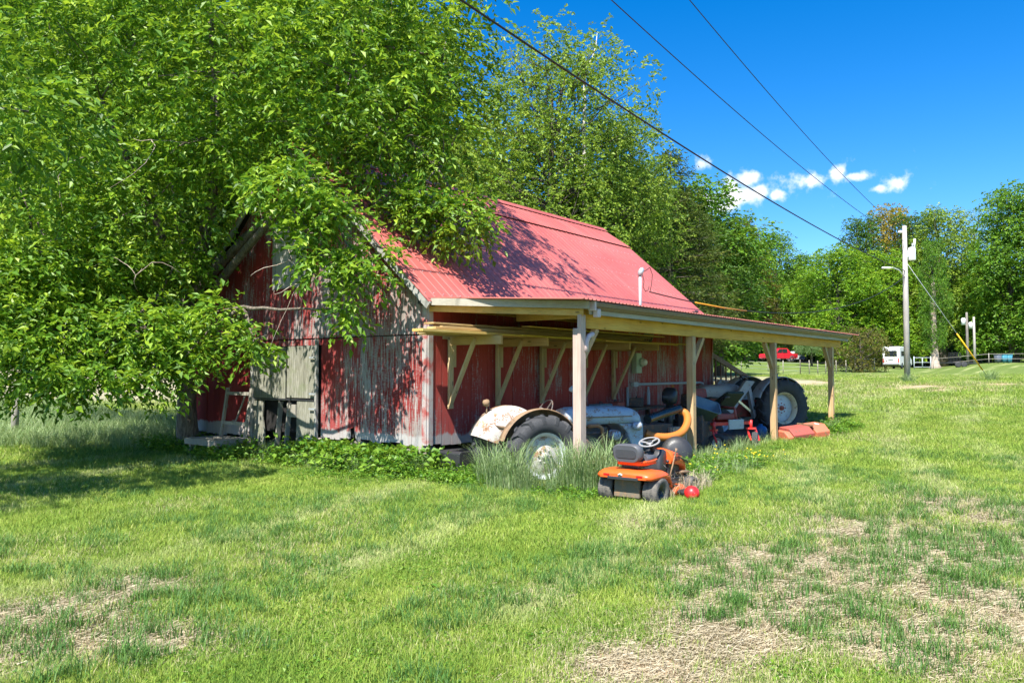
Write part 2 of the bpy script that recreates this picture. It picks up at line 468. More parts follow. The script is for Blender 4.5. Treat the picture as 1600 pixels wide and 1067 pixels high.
M_poledark = lumber('dark_pole_timber', (.16, .14, .12), (.25, .22, .19), False, .1, 2)
M_yellow = NT('yellow_guard').fin((.80, .44, .01), .45)
M_whitepaint = worn('white_vehicle_paint', (.80, .80, .78), None, 0, .3, 2, .03, bump=.0)
M_carred = worn('red_vehicle_paint', (.52, .012, .03), None, 0, .25, 2, .05, bump=.0)
M_carsilver = worn('silver_vehicle_paint', (.52, .55, .56), None, 0, .3, 2, .05, bump=.0)
M_carblack = worn('black_vehicle_paint', (.02, .02, .024), None, 0, .3, 2, .05, bump=.0)
t = NT('dark_glass'); M_glass = t.fin((.02, .025, .03), .08, 0, .6)
t = NT('meter_glass'); M_mglass = t.fin((.75, .74, .62), .12, 0, .6)
M_lampred = NT('tail_lamp').fin((.5, .01, .01), .3)
M_chrome = worn('chrome', (.62, .63, .65), None, 0, .25, 5, .1, .9)
M_white = NT('white_decal').fin((.8, .8, .78), .5)
M_bin = worn('grey_wheelie_bin', (.10, .12, .15), None, 0, .5)
M_binb = worn('blue_green_wheelie_bin', (.05, .22, .30), None, 0, .5)
t = NT('stone_footing'); n_ = t.noise(t.pos(), 8, 5); t.bump(n_, .5, .02); M_stone = t.fin(t.mix(n_, (.16, .13, .10), (.38, .33, .28)), .95)

def bark(name, a, b):
    t = NT(name); v = t.vscale(t.oco(), (9, 9, 2.2)); n = t.noise(v, 1.6, 6, .68, 1.0)
    t.bump(n, .9, .03); return t.fin(t.mix(t.rng(n, .3, .7), a, b), .95)
M_bark = bark('grey_brown_bark', (.075, .058, .044), (.24, .20, .155))
M_bark2 = bark('dark_bark', (.045, .038, .03), (.14, .115, .09))
M_barkpale = bark('pale_peeling_bark', (.26, .19, .14), (.52, .43, .35))
M_snag = bark('bleached_dead_wood', (.42, .38, .33), (.66, .62, .57))
def leafmat(name, dark, mid, light, trans=.38, gloss=.35):
    t = NT(name); ti = t.attr('tint'); rnd = t.rand()
    c = t.ramp(t.math('ADD', t.math('MULTIPLY', ti, .85), t.math('MULTIPLY', rnd, .15)), [(.0, dark), (.5, mid), (1.0, light)])
    t.fin(c, .5, 0, gloss)
    tr = t.new('ShaderNodeBsdfTranslucent'); mx = t.new('ShaderNodeMixShader')
    br = t.mix(.35, c, (.30, .36, .02)); t.l.new(br, tr.inputs['Color'])
    mx.inputs[0].default_value = trans
    t.l.new(t.bsdf.outputs[0], mx.inputs[1]); t.l.new(tr.outputs[0], mx.inputs[2]); t.l.new(mx.outputs[0], t.out.inputs['Surface'])
    return t.m
LM = {
 'front': leafmat('bright_spring_leaves', (.045, .13, .010), (.15, .32, .018), (.42, .58, .04), .46, .55),
 'oak': leafmat('yellow_green_leaves', (.09, .17, .02), (.23, .36, .04), (.42, .52, .07), .42),
 'pine': leafmat('dark_needles', (.025, .055, .010), (.065, .11, .02), (.16, .18, .03), .2, .2),
 'maple': leafmat('fresh_green_leaves', (.09, .21, .015), (.18, .36, .02), (.36, .50, .03), .45),
 'green': leafmat('mid_green_leaves', (.055, .15, .014), (.12, .27, .02), (.24, .40, .035), .42),
 'deep': leafmat('deep_green_leaves', (.03, .08, .012), (.065, .15, .018), (.13, .25, .03), .35),
 'amber': leafmat('amber_green_leaves', (.18, .16, .02), (.34, .26, .025), (.50, .37, .04), .4),
 'bluish': leafmat('grey_green_leaves', (.10, .18, .06), (.19, .30, .10), (.3, .42, .16), .4),
 'copper': leafmat('copper_green_leaves', (.06, .055, .014), (.13, .12, .02), (.20, .20, .03), .3),
}
def grassmat(name):
    """lawn blades: green, bleached towards straw where the scatter's dry value says so"""
    t = NT(name); h = t.attr('h'); dry = t.attr('dry', 'INSTANCER'); rnd = t.rand(); ti = t.attr('tint')
    g = t.ramp(t.math('ADD', t.math('ADD', t.math('MULTIPLY', rnd, .32), t.math('MULTIPLY', ti, .38)), t.math('SUBTRACT', t.math('MULTIPLY', t.noise(t.pos(), .9, 4, .6), .95), .34)), [(0, (.065, .16, .02)), (.35, (.19, .31, .038)), (.7, (.34, .43, .065)), (1, (.52, .56, .17))])
    straw = t.mix(ti, (.40, .30, .15), (.62, .53, .32))
    f = t.rng(t.math('ADD', dry, t.math('MULTIPLY', t.math('SUBTRACT', ti, .5), .9)), .45, .75)
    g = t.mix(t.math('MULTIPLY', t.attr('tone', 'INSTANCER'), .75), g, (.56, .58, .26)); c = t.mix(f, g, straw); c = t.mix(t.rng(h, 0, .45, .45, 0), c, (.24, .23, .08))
    t.fin(c, .6, 0, .25)
    tr = t.new('ShaderNodeBsdfTranslucent'); mx = t.new('ShaderNodeMixShader'); t.l.new(c, tr.inputs['Color']); mx.inputs[0].default_value = .3
    t.l.new(t.bsdf.outputs[0], mx.inputs[1]); t.l.new(tr.outputs[0], mx.inputs[2]); t.l.new(mx.outputs[0], t.out.inputs['Surface'])
    return t.m
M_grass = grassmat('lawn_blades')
M_tuft = leafmat('dark_tuft_blades', (.035, .11, .022), (.085, .20, .04), (.17, .30, .06), .3, .3)
M_tall = leafmat('tall_grass_blades', (.10, .19, .06), (.24, .36, .13), (.48, .56, .30), .35, .3)
M_weed = leafmat('weed_leaves', (.04, .13, .012), (.11, .26, .02), (.26, .41, .04), .38, .35)
M_strawbl = leafmat('dead_grass_stems', (.28, .23, .14), (.45, .38, .25), (.62, .55, .40), .2, .2)
M_flower = NT('yellow_flowers').fin((.80, .62, .02), .6)
# the ground sheet
t = NT('lawn_ground'); P = t.pos(); dry = t.attr('dry'); fld = t.attr('field'); tone = t.attr('tone')
n1 = t.noise(P, 1.7, 6, .65); n2 = t.noise(P, 14, 6, .7); n3 = t.noise(P, 70, 4, .7); n0 = t.noise(P, .16, 4, .6)
g = t.ramp(t.math('ADD', t.math('MULTIPLY', n1, .45), t.math('ADD', t.math('MULTIPLY', n2, .3), t.math('MULTIPLY', n0, .3))), [(.25, (.065, .115, .025)), (.5, (.14, .20, .045)), (.72, (.23, .28, .075)), (.85, (.30, .32, .12))])
g = t.mix(t.rng(n3, .35, .7, 0, .6), g, (.05, .085, .018))
g = t.mix(t.math('MULTIPLY', tone, .7), g, (.48, .48, .22))
st = t.mix(n2, (.40, .27, .15), (.60, .45, .29)); st = t.mix(t.rng(n3, .4, .7, 0, .5), st, (.22, .16, .09))
f = t.rng(t.math('ADD', dry, t.math('ADD', t.math('MULTIPLY', t.math('SUBTRACT', n1, .5), .7), t.math('MULTIPLY', t.math('SUBTRACT', n2, .5), .6))), .42, .62)
c = t.mix(f, g, st)
c = t.mix(t.math('MULTIPLY', fld, t.rng(n1, .25, .6, .55, 1)), c, t.mix(n2, (.34, .29, .20), (.50, .44, .33)))
hb = t.math('ADD', n2, t.math('MULTIPLY', n3, .6)); t.bump(hb, .7, .05)
M_ground = t.fin(c, .95, 0, .1)
M_gravel = worn('pale_gravel', (.42, .39, .35), None, 0, .95, 3, .2)
# ------------------------------------------------------------------ the ground
def gp(px, py):
    d = FPX*EYE/(py-578.0); return plan(px, d)
PATCH = [(1150, 985, .75, .9), (1300, 900, 1.3, 1.0), (1450, 850, 1.7, .9), (1560, 960, 1.0, .9), (1400, 1010, .8, .8), (1240, 950, .8, .7), (1520, 800, 1.5, .8), (1590, 860, 1.2, .9),
         (40, 975, .75, 1.0), (230, 918, .6, .9), (250, 1000, .5, .9), (140, 950, .6, .6), (930, 1050, .45, .8), (1180, 905, .4, .9), (450, 860, 1.0, .45), (560, 830, .8, .4),
         (1050, 828, .7, .6), (880, 760, .6, .4), (700, 1000, .4, .4), (820, 930, .6, .35), (1340, 690, 1.6, .5), (1050, 1040, .8, .8), (20, 870, .8, .5), (300, 790, .9, .35), (1460, 985, 1.1, .75)]
PW = [(*gp(a, b), r_, w_) for a, b, r_, w_ in PATCH]
PW += [(*plan(1440, 39), 4.0, .6), (*plan(1570, 41), 3.4, .6), (*plan(1300, 34), 3.5, .5), (*plan(1160, 44), 6.0, .8), (*plan(1530, 30), 3.0, .4), (*plan(1230, 30), 3.0, .5), (*plan(1400, 55), 6, .4)]
def dryness(x, y):
    s = .16 + .34*(fbm(x*.55, y*.55, 4)-.5)
    for a, b, r_, w_ in PW:
        q = ((x-a)**2+(y-b)**2)/(r_*r_); s = np.maximum(s, w_*np.exp(-q*.75))
    return s + .55*(fbm(x*1.9+5, y*1.9+3, 4)-.5)
def tone_at(x, y):
    """pale mown swathes, curving across the lawn"""
    u = y*.8 - x*.15 + .9*np.sin(x*.16+1) + .5*fbm(x*.5, y*.5, 3)
    w = np.abs(((u*.62) % 1)-.5)*2
    return sstep(.72, .98, w)*sstep(.36, .6, fbm(x*.35+20, y*.5+31, 3))
def field_at(x, y):
    d = x*CA+y*SA; r = x*SA-y*CA
    a = sstep(.0, -.12, r/np.maximum(d, 5))*sstep(28, 34, d+3*fbm(x*.3, y*.3, 3)) 
    b = np.exp(-(((d-52)/16)**2)-(((r-14)/7)**2))*.75
    return np.clip(np.maximum(a, b)*(.75+.5*(fbm(x*.2, y*.2, 3)-.3)), 0, 1)
def axis_coords(lo, hi, a, b, step, grow=1.12):
    c = list(np.arange(a, b+1e-6, step)); s = step; x = c[-1]
    while x < hi: s *= grow; x += s; c.append(x)
    s = step; x = c[0]
    while x > lo: s *= grow; x -= s; c.insert(0, x)
    return np.array(c)
gx = axis_coords(-900, 2500, -3, 30, .22); gy = axis_coords(-1500, 2200, -6, 24, .22)
GX, GY = np.meshgrid(gx, gy, indexing='ij')
GZ = gz(GX, GY)
nx, ny = GX.shape
idx = np.arange(nx*ny).reshape(nx, ny)
F = np.stack([idx[:-1, :-1], idx[1:, :-1], idx[1:, 1:], idx[:-1, 1:]], -1).reshape(-1, 4)
V = np.stack([GX, GY, GZ], -1).reshape(-1, 3)
me = np_mesh('ground', V, F, True, {'dry': dryness(V[:, 0], V[:, 1]), 'tone': tone_at(V[:, 0], V[:, 1]), 'field': field_at(V[:, 0], V[:, 1])})
ground = obj('ground', me, M_ground); ground['kind'] = 'structure'

# ------------------------------------------------------------------ the barn
XG, XF, Y0, Y1, YR = 9.7, 21.75, 9.56, 17.4, 13.48
ZE, ZK, ZR = 3.0, 5.78, 6.45         # roof: eaves, change of pitch, ridge
YE0, YK0 = 9.33, 12.48
YE1, YK1 = 2*YR-YE0, 2*YR-YK0
VX0, VX1 = 9.46, 22.0                # verges
def prof(y):
    y = YR-abs(y-YR)
    if y < YK0: return ZE+(ZK-ZE)*(y-YE0)/(YK0-YE0)
    return ZK+(ZR-ZK)*(y-YK0)/(YR-YK0)
B = Vector((XG, Y0, 0))
barn = thing('barn', 'old red barn with peeling paint, red metal gambrel roof and open lean-to', 'barn', B)
def bpart(mb, name, m, **kw): return mb.build(name, m, barn, loc=-B, **kw)
# gable wall towards the camera: dark frame behind, boards in front
mb = MB(); poly = [(Y0+.05, .5)]+[(y, prof(y)-.14) for y in (Y0+.05, YK0, YR, YK1, Y1-.05)]+[(Y1-.05, .5)]
mb.prism(poly, XG+.06, XG+.10, 'x')
wall_g = bpart(mb, 'gable_wall', M_dark)
DY0, DY1 = 12.63, 14.80              # barn door in the gable
LY0, LY1, LZ0, LZ1 = 13.02, 14.08, 3.55, 5.0    # loft door
def board(parent, poly, x0, x1, m, axis='x', name='board'):
    return MB().prism(poly, x0, x1, axis).build(name, m, parent)
y = Y0+.11; rb = random.Random(4)
while y < Y1-.02:
    w = min(rb.uniform(.25, .31), Y1-.02-y); a, b = y+.004, y+w-.004
    jz = rb.uniform(-.03, .03); pr = rb.uniform(0, .008)
    if not (a > DY0-.12 and b < DY1+.12):
        aa, bb = a, b
        if a < DY0 < b: bb = DY0-.03
        if a < DY1 < b: aa = DY1+.03
        low = .47+jz+(-.12 if y > 15 else 0)
        if abs(y-11.37) < .15:   # the board with a rotted notch at its foot
            board(wall_g, [(aa, low), (aa+.1, low), (aa+.17, low+.26), (bb, low+.22), (bb, 2.42), (aa, 2.42)], XG-.014-pr, XG+.02, M_gable)
        else:
            board(wall_g, [(aa, low), (bb, low), (bb, 2.42), (aa, 2.42)], XG-.014-pr, XG+.02, M_gable)
    else:
        board(wall_g, [(a, 2.3), (b, 2.3), (b, 2.42), (a, 2.42)], XG-.014-pr, XG+.02, M_gable)
    # upper boards
    pts = [a, b]
    for k in (YK0, YR, YK1):
        if a < k < b: pts.append(k)
    pts.sort(); top = [(p, prof(p)-.05) for p in pts]
    if a >= LY0 and b <= LY1:
        board(wall_g, [(a, 2.44), (b, 2.44), (b, LZ0-.03), (a, LZ0-.03)], XG-.034-pr, XG+.018, M_gable)
        board(wall_g, [(a, LZ1+.03), (b, LZ1+.03)]+top[::-1], XG-.034-pr, XG+.018, M_gable)
    else:
        board(wall_g, [(a, 2.44), (b, 2.44)]+top[::-1], XG-.034-pr, XG+.018, M_gable)
    y += w
# side wall under the lean-to
mb = MB(); mb.box(((XG+XF)/2, Y0+.08, 1.76), (XF-XG-.1, .04, 2.5)); wall_s = bpart(mb, 'side_wall', M_dark)
x = XG+.09
while x < XF-.03:
    w = min(rb.uniform(.23, .28), XF-.03-x); jz = rb.uniform(-.02, .03); pr = rb.uniform(0, .009)
    low = .46+jz
    board(wall_s, [(x+.004, low), (x+w-.004, low), (x+w-.004, 3.12), (x+.004, 3.12)], Y0-.014-pr, Y0+.02, M_side, 'y'); x += w
mb = MB(); mb.box(((XG+XF)/2, Y1, 1.8), (XF-XG, .06, 2.8)); bpart(mb, 'rear_wall', M_side)
mb = MB(); mb.prism([(Y0+.05, .4)]+[(y, prof(y)-.12) for y in (Y0+.05, YK0, YR, YK1, Y1-.05)]+[(Y1-.05, .4)], XF-.06, XF-.01, 'x'); bpart(mb, 'end_wall', M_side)
for (cx, cy, m) in ((XG-.02, Y0+.045, M_corner), (XG+.04, Y0-.028, M_corner), (XF-.05, Y0-.028, M_side)):
    mb = MB(); mb.box((cx, cy, 1.75), (.035, .11, 2.55) if cy > Y0 else (.11, .035, 2.55)); bpart(mb, 'corner_board', m)
# underpinning: footings and loose planks in the crawl space
fd = MB(); fd.box(((XG+XF)/2, (Y0+Y1)/2, .25), (XF-XG-.5, Y1-Y0-.5, .5)); bpart(fd, 'crawl_shade_block', M_dark)  # near-black block, its colour standing in for the crawl space's shade
for yy in (9.75, 11.4, 12.5, 15.2, 17.2):
    mb = MB(); mb.box((XG+.12, yy, .2), (.3, .3, .5), (0, 0, .1), .03); bpart(mb, 'footing', M_stone)
for (a, b, z, h, dx) in ((9.7, 11.3, .33, .1, -.01), (9.75, 11.0, .19, .11, .02), (11.2, 12.55, .36, .09, 0), (11.5, 12.5, .2, .2, .03), (10.9, 12.3, .06, .12, .0)):
    mb = MB(); mb.box((XG+.03+dx, (a+b)/2, z), (.04, b-a, h), (rb.uniform(-.03, .03), 0, 0)); bpart(mb, 'skirting_plank', M_oldwood)
# double door of grey plywood, the lower left panel broken away
door = bpart(MB().box((XG-.03, (DY0+13.62)/2, 1.76), (.03, 13.62-DY0-.04, 1.06)), 'door', M_doorply)
def dpart(mb, name, m): return mb.build(name, m, door)
dpart(MB().box((XG-.028, (13.64+DY1)/2, 1.72), (.03, DY1-13.64-.04, 1.12)), 'door_panel', M_doorply)
dpart(MB().box((XG-.04, (DY0+13.28)/2, .58), (.03, 13.28-DY0-.06, 1.18), (0, .02, 0)), 'door_panel', M_doorply)
dpart(MB().prism([(14.36, .02), (14.78, .0), (14.77, 1.14), (14.42, 1.14), (14.45, .8), (14.38, .5)], XG-.05, XG-.02, 'x'), 'door_panel', M_doorply)
dpart(MB().bar((XG-.05, 13.62, .0), (XG-.04, 13.5, 1.12), .03, .10, (1, 0, 0)), 'broken_board', M_oldwood)
dpart(MB().bar((XG-.02, 13.98, .02), (XG, 13.86, 1.14), .03, .11, (1, 0, 0)), 'broken_board', M_oldwood)
dpart(MB().box((XG-.05, 13.42, .96), (.03, .30, .26)), 'broken_board', M_oldwood)
dpart(MB().box((XG-.045, (DY0+DY1)/2, 1.19), (.02, DY1-DY0-.1, .035)), 'door_rail', M_blackiron)
dpart(MB().box((XG-.06, 12.60, 1.2), (.05, .06, 2.44)), 'door_trim', M_trimgrey)
dpart(MB().box((XG-.055, 14.83, 1.15), (.05, .09, 2.3)), 'door_trim', M_trimgrey)
for z in (.42, 1.02, 1.32, 2.05):
    dpart(MB().box((XG-.09, 12.70, z), (.012, .2, .035)), 'hinge', M_steel)
mb = MB(); mb.box((XG+.30, 13.7, 1.1), (.05, 2.4, 2.4)); bpart(mb, 'interior_shade_sheet', M_dark)  # added sheet behind the broken door, barn's inner darkness painted as near-black
# loft door
loft = bpart(MB().box((XG-.02, (LY0+LY1)/2, (LZ0+LZ1)/2), (.04, LY1-LY0-.06, LZ1-LZ0-.06)), 'loft_door', M_trimgrey)
for yy in (LY0, (LY0+LY1)/2, LY1): MB().box((XG-.055, yy, (LZ0+LZ1)/2), (.03, .08, LZ1-LZ0+.1)).build('loft_door_batten', M_trimgrey, loft)
for zz in (LZ0, LZ1): MB().box((XG-.057, (LY0+LY1)/2, zz), (.03, LY1-LY0, .09)).build('loft_door_batten', M_trimgrey, loft)
MB().bar((XG-.058, LY0+.05, LZ0+.06), (XG-.058, LY0+.52, LZ1-.06), .02, .07, (1, 0, 0)).build('loft_door_batten', M_trimgrey, loft)
# roof: ribbed panels, battens under them, ridge cap, verge boards
def ribbed(width, length, pitch=.23, rib=.008, th=.006):
    top = [(0, 0)]; x = .035
    while x < width-.05:
        top += [(x, 0), (x+.012, rib), (x+.030, rib), (x+.042, 0)]; x += pitch
    top.append((width, 0)); ring = top+[(p[0], p[1]-th) for p in top[::-1]]
    n = len(ring); vs = []; fs = []
    for v in (0, length): vs += [(p[0], v, p[1]) for p in ring]
    for k in range(n): fs.append((k, (k+1) % n, n+(k+1) % n, n+k))
    m = len(top)
    for k in range(m-1):
        fs.append((k, k+1, n-2-k, n-1-k)); fs.append((n+k, n+n-1-k, n+n-2-k, n+k+1))
    return MB().add(vs, fs)
thL = math.atan2(ZK-ZE, YK0-YE0); lenL = math.hypot(ZK-ZE, YK0-YE0)
thU = math.atan2(ZR-ZK, YR-YK0); lenU = math.hypot(ZR-ZK, YR-YK0)
dk = MB()
for s0, s1 in (((YE0+.02, ZE-.05), (YK0, ZK-.05)), ((YK0, ZK-.05), (YR, ZR-.05)), ((YR, ZR-.05), (YK1, ZK-.05)), ((YK1, ZK-.05), (YE1-.02, ZE-.05))):
    dk.add([(VX0+.03, s0[0], s0[1]), (VX1-.03, s0[0], s0[1]), (VX1-.03, s1[0], s1[1]), (VX0+.03, s1[0], s1[1]),
            (VX0+.03, s0[0], s0[1]-.04), (VX1-.03, s0[0], s0[1]-.04), (VX1-.03, s1[0], s1[1]-.04), (VX0+.03, s1[0], s1[1]-.04)],
           [(0, 1, 2, 3), (7, 6, 5, 4), (0, 4, 5, 1), (2, 6, 7, 3), (0, 3, 7, 4), (1, 5, 6, 2)])
roof = bpart(dk, 'roof', M_dark)
NP = 14; pw = (VX1-VX0)/NP
meL = ribbed(pw+.004, lenL+.02).mesh('roof_panel_lower'); meL.materials.append(M_roof)
meU = ribbed(pw+.004, lenU+.07).mesh('roof_panel_upper'); meU.materials.append(M_roof)
for i in range(NP):
    x0 = VX0+i*pw
    dz = .0015*(i % 2)
    obj('roof_panel', meL, None, roof, (x0, YE0-.02, ZE-.012+dz), (thL, 0, 0))
    obj('roof_panel', meU, None, roof, (x0, YK0-.055, ZK+.045-.055*math.tan(thU)+dz), (thU, 0, 0))
    obj('roof_panel', meL, None, roof, (x0+pw, YE1+.02, ZE-.012+dz), (thL, 0, math.pi))
    obj('roof_panel', meU, None, roof, (x0+pw, YK1+.055, ZK+.045-.055*math.tan(thU)+dz), (thU, 0, math.pi))
mb = MB(); c = .17
ring = [(YR-c, ZR+.085-c*math.tan(thU)), (YR, ZR+.105), (YR+c, ZR+.085-c*math.tan(thU)), (YR+c, ZR+.077-c*math.tan(thU)), (YR, ZR+.09), (YR-c, ZR+.077-c*math.tan(thU))]
mb.prism(ring, VX0-.02, VX1+.02, 'x'); mb.build('ridge_cap', M_roof, roof)
for xv in (VX0+.03, VX1-.03):
    for s0, s1 in (((YE0, ZE), (YK0, ZK)), ((YK0, ZK), (YR, ZR)), ((YE1, ZE), (YK1, ZK)), ((YK1, ZK), (YR, ZR))):
        MB().bar((xv, s0[0], s0[1]-.09), (xv, s1[0], s1[1]-.09), .035, .13).build('verge_board', M_trimgrey, roof)
# screw heads in rows across the sunny slope
sc_ = MB(); up = Vector((0, math.cos(thL), math.sin(thL))); nrm = Vector((0, -math.sin(thL), math.cos(thL)))
for v in (.25, .95, 1.65, 2.35, 3.05, 3.75):
    for k in range(53):
        p = Vector((VX0+.10+k*.23, YE0-.02, ZE-.012))+up*(v+rb.uniform(-.015, .015))+nrm*.006
        sc_.box(p, (.014, .014, .012), (thL, 0, 0))
s_ = sc_.build('roof_screws', M_steel, roof); s_['kind'] = 'stuff'
# flood lamp under the eave corner
mb = MB(); mb.box((XG-.09, Y0+.05, 3.02), (.10, .12, .15), (0, .3, 0), .02); mb.box((XG-.05, Y0+.05, 3.12), (.05, .05, .1)); bpart(mb, 'flood_lamp', M_black)

# ------------------------------------------------------------------ the lean-to, a part of the barn
LX0, LX1, YP, YG = 9.92, 24.6, 6.64, 6.32
ZB0, ZB1 = 2.46, 2.71
lean = bpart(MB().box(((LX0+.1+LX1)/2, YP, (ZB0+ZB1)/2), (LX1-LX0-.55, .09, ZB1-ZB0), None, .006), 'lean_to', M_pineX)
def lpart(mb, name, m, **kw): return mb.build(name, m, lean, **kw)
PX = [10.06, 14.12, 18.72, 23.5]
for i, x in enumerate(PX):
    mb = MB(); g0 = gzf(x, YP)-.15
    if i == 0:
        mb.box((x, YP-.075, (g0+2.66)/2), (.155, .06, 2.66-g0), None, .006); mb.box((x+.01, YP+.005, (g0+2.45)/2), (.145, .09, 2.45-g0), None, .006)
        lpart(mb, 'post', M_post1)
    else:
        mb.box((x, YP, (g0+ZB0)/2), (.14, .14, ZB0-g0), None, .008); lpart(mb, 'post', M_post)
    br = (1,) if i == 0 else ((1,) if i == 1 else (-1,))
    for s in br:
        lpart(MB().bar((x+s*.05, YP+.02, 1.86), (x+s*.56, YP+.02, 2.46), .09, .09), 'knee_brace', M_post)
# rafters, verge boards, fascia, gutter, downspout
x = LX0+.35
while x < LX1-.1:
    lpart(MB().bar((x, YG+.16, 2.735), (x, Y0-.06 if x < XF else 9.9, 2.94), .04, .13), 'rafter', M_pineY); x += .61
lpart(MB().bar((LX0+.06, YG+.05, 2.80), (9.56, Y0-.22, 2.985), .035, .12), 'verge_board', M_verge)
lpart(MB().bar((LX0+.12, YG+.2, 2.70), (9.66, Y0-.1, 2.885), .04, .12), 'verge_joist', M_pineY)
lpart(MB().bar((11.0, Y0-1.0, 2.76), (LX0+.33, YP+.12, 2.70), .05, .16), 'joist', M_pineY)
lpart(MB().box(((LX0+LX1)/2+.1, YG+.13, 2.735), (LX1-LX0-.2, .03, .14)), 'fascia', M_greyX)
lpart(MB().box((XG+(LX1-XG)/2+.1, Y0-.07, 2.93), (LX1-XG-.2, .05, .14)), 'ledger', M_pineX)
gut = MB()
gp_ = [(0, .0), (-.035, .012), (-.075, .05), (-.09, .055), (-.10, .095), (-.115, .1), (-.115, .115), (-.09, .115), (-.082, .062), (-.068, .058), (-.03, .022), (-.008, .012), (-.008, .115), (0, .115)]
gut.prism([(YG+.11+p[0], 2.735+p[1]) for p in gp_], LX0+.14, LX1, 'x')
lpart(gut, 'gutter', M_gutter)
lpart(MB().box((LX0+.155, YG+.055, 2.79), (.05, .13, .15), None, .01), 'gutter_end_cap', M_pinkpipe)
lpart(MB().box((LX0+.30, YG+.06, 2.685), (.10, .085, .13), None, .01), 'outlet', M_pinkpipe)
dsp = MB(); pts = [(10.30, 6.52, 2.36), (10.27, 6.50, 2.36), (10.20, 6.52, 2.33), (10.16, 6.53, 2.27), (10.145, 6.535, 2.20), (10.14, 6.535, 2.08)]
dsp.tube(pts, .042, 10); lpart(dsp, 'downspout_elbow', M_pinkpipe)
# roof panels of the lean-to
meP = ribbed(.925, math.hypot(Y0-YG+.1, .27), .115, .018).mesh('lean_to_panel'); meP.materials.append(M_roof2)
sl = math.atan2(.20, Y0-YG)
x = LX0-.28
while x < LX1-.1:
    o = obj('roof_panel', meP, None, lean, (x, YG-.04, 2.868), (sl, 0, 0)); x += .92
# the far end of the lean-to roof climbs onto the barn roof
flash = MB(); n0 = 14
for k in range(n0):
    x = 17.9+k*.28; f_ = (x-17.9)/3.9; yy = YE0+.02+.62*f_; zz = prof(yy)+.03
    flash.box((x, yy, zz), (.2, .05, .03), (thL, .0, .12))
lpart(flash, 'flashing', M_blackiron)['kind'] = 'stuff'

# lumber rack on the wall
RX = [10.2, 11.55, 13.0, 14.6, 15.9]
rack = bpart(MB().box((13.05, Y0-.045, 2.40), (6.0, .03, .09)), 'lumber_rack', M_rackZ)
for i, x in enumerate(RX):
    MB().box((x, Y0-.09, 1.73), (.09, .06, 1.25)).build('upright', M_rackZ, rack)
    MB().box((x+.06, Y0-.125, 2.05), (.05, .05, .40)).build('cleat', M_rackZ, rack)
    MB().box((x, Y0-.08-.6, 2.32), (.05, 1.2, .15)).build('rack_arm', M_rackY, rack)
    MB().bar((x-.045, Y0-.11, 1.14), (x-.045, Y0-.72, 2.36), .04, .09, (1, 0, 0)).build('rack_brace', M_rackZ, rack)
# stored planks
rp = random.Random(9)
PL = [ # x0, x1, y, z, width, thickness, material, yaw, label
 (8.45, 14.6, 8.55, 2.425, .24, .045, M_plank, .0, 'thick yellowed plank sticking out furthest past the barn corner'),
 (8.75, 15.0, 8.82, 2.425, .22, .04, M_plank, .01, 'second plank from the outside, sticking out past the barn corner'),
 (9.05, 15.4, 9.06, 2.42, .20, .035, M_plankO, .0, None), (9.3, 15.1, 9.28, 2.42, .18, .035, M_plankO, 0, None),
 (8.85, 15.6, 8.62, 2.475, .2, .035, M_plankO, -.006, None), (9.2, 16.0, 8.9, 2.468, .22, .03, M_plankO, .008, None),
 (9.5, 16.4, 9.2, 2.462, .2, .03, M_plank, 0, None), (9.05, 15.8, 8.7, 2.515, .2, .03, M_plankO, .004, None),
 (9.6, 16.3, 9.0, 2.505, .2, .03, M_plank, -.01, None), (9.4, 15.5, 9.2, 2.50, .16, .03, M_plankO, .01, None),
 (8.9, 16.2, 8.75, 2.55, .22, .028, M_plankO, .0, None), (10.3, 17.2, 8.42, 2.405, .06, .018, M_plankY, .012, 'thin bright yellow lath along the front of the lumber rack'),
 (10.8, 17.9, 8.40, 2.425, .04, .018, M_plankY, .02, 'long bright yellow lath bending out at the far end of the rack'),
 (11.2, 16.6, 8.55, 2.59, .18, .03, M_plank, .006, None), (10.2, 15.9, 8.9, 2.59, .2, .03, M_plankO, 0, None), (13.6, 16.9, 8.35, 2.40, .14, .03, M_plank, .0, None)]
for (x0, x1, y, z, w, h, m, yaw, lab) in PL:
    o = MB().box((0, 0, 0), (x1-x0, w, h), None, .004).build('plank', m, None, ((x0+x1)/2, y, z+.001), (rp.uniform(-.05, .05), rp.uniform(-.004, .004), yaw))
    tag(o, lab or 'weathered plank in the stack on the lumber rack', 'plank', 'planks stored on the lumber rack')
# electric meter, coil, conduit, service mast
t_ = thing('electric_meter', 'pale green electric meter box with round glass on the red side wall', 'meter', (17.0, Y0-.03, 1.72))
MB().box((0, -.075, .25), (.27, .14, .50), None, .012).build('meter_box', M_meter, t_)
d_ = MB(); d_.lathe([(0, -.30), (.055, -.295), (.085, -.26), (.09, -.15)], (.10, 0, .27), 'y', 20); d_.build('glass_dome', M_mglass, t_)
MB().lathe([(.085, -.19), (.11, -.19), (.11, -.145), (.085, -.145)], (.10, 0, .27), 'y', 20).build('meter_ring', M_meter, t_)
MB().box((.24, -.06, .28), (.10, .08, .14), (0, .4, 0)).build('seal_tag', M_meter, t_)
mb = MB()
for k in range(5): 
    pts = [(17.55+(.19+.012*k)*math.cos(a)+.01*k, Y0-.06-.02*k, 2.53+(.20-.006*k)*math.sin(a+.3*k)) for a in np.linspace(0, 2*math.pi, 25)]
    mb.tube(pts, .011, 5, False)
tag(mb.build('wire_coil', worn('greenish_wire', (.30, .32, .20), None, 0, .6), None), 'loose coil of greenish wire hanging on the red wall above the meter', 'wire coil')
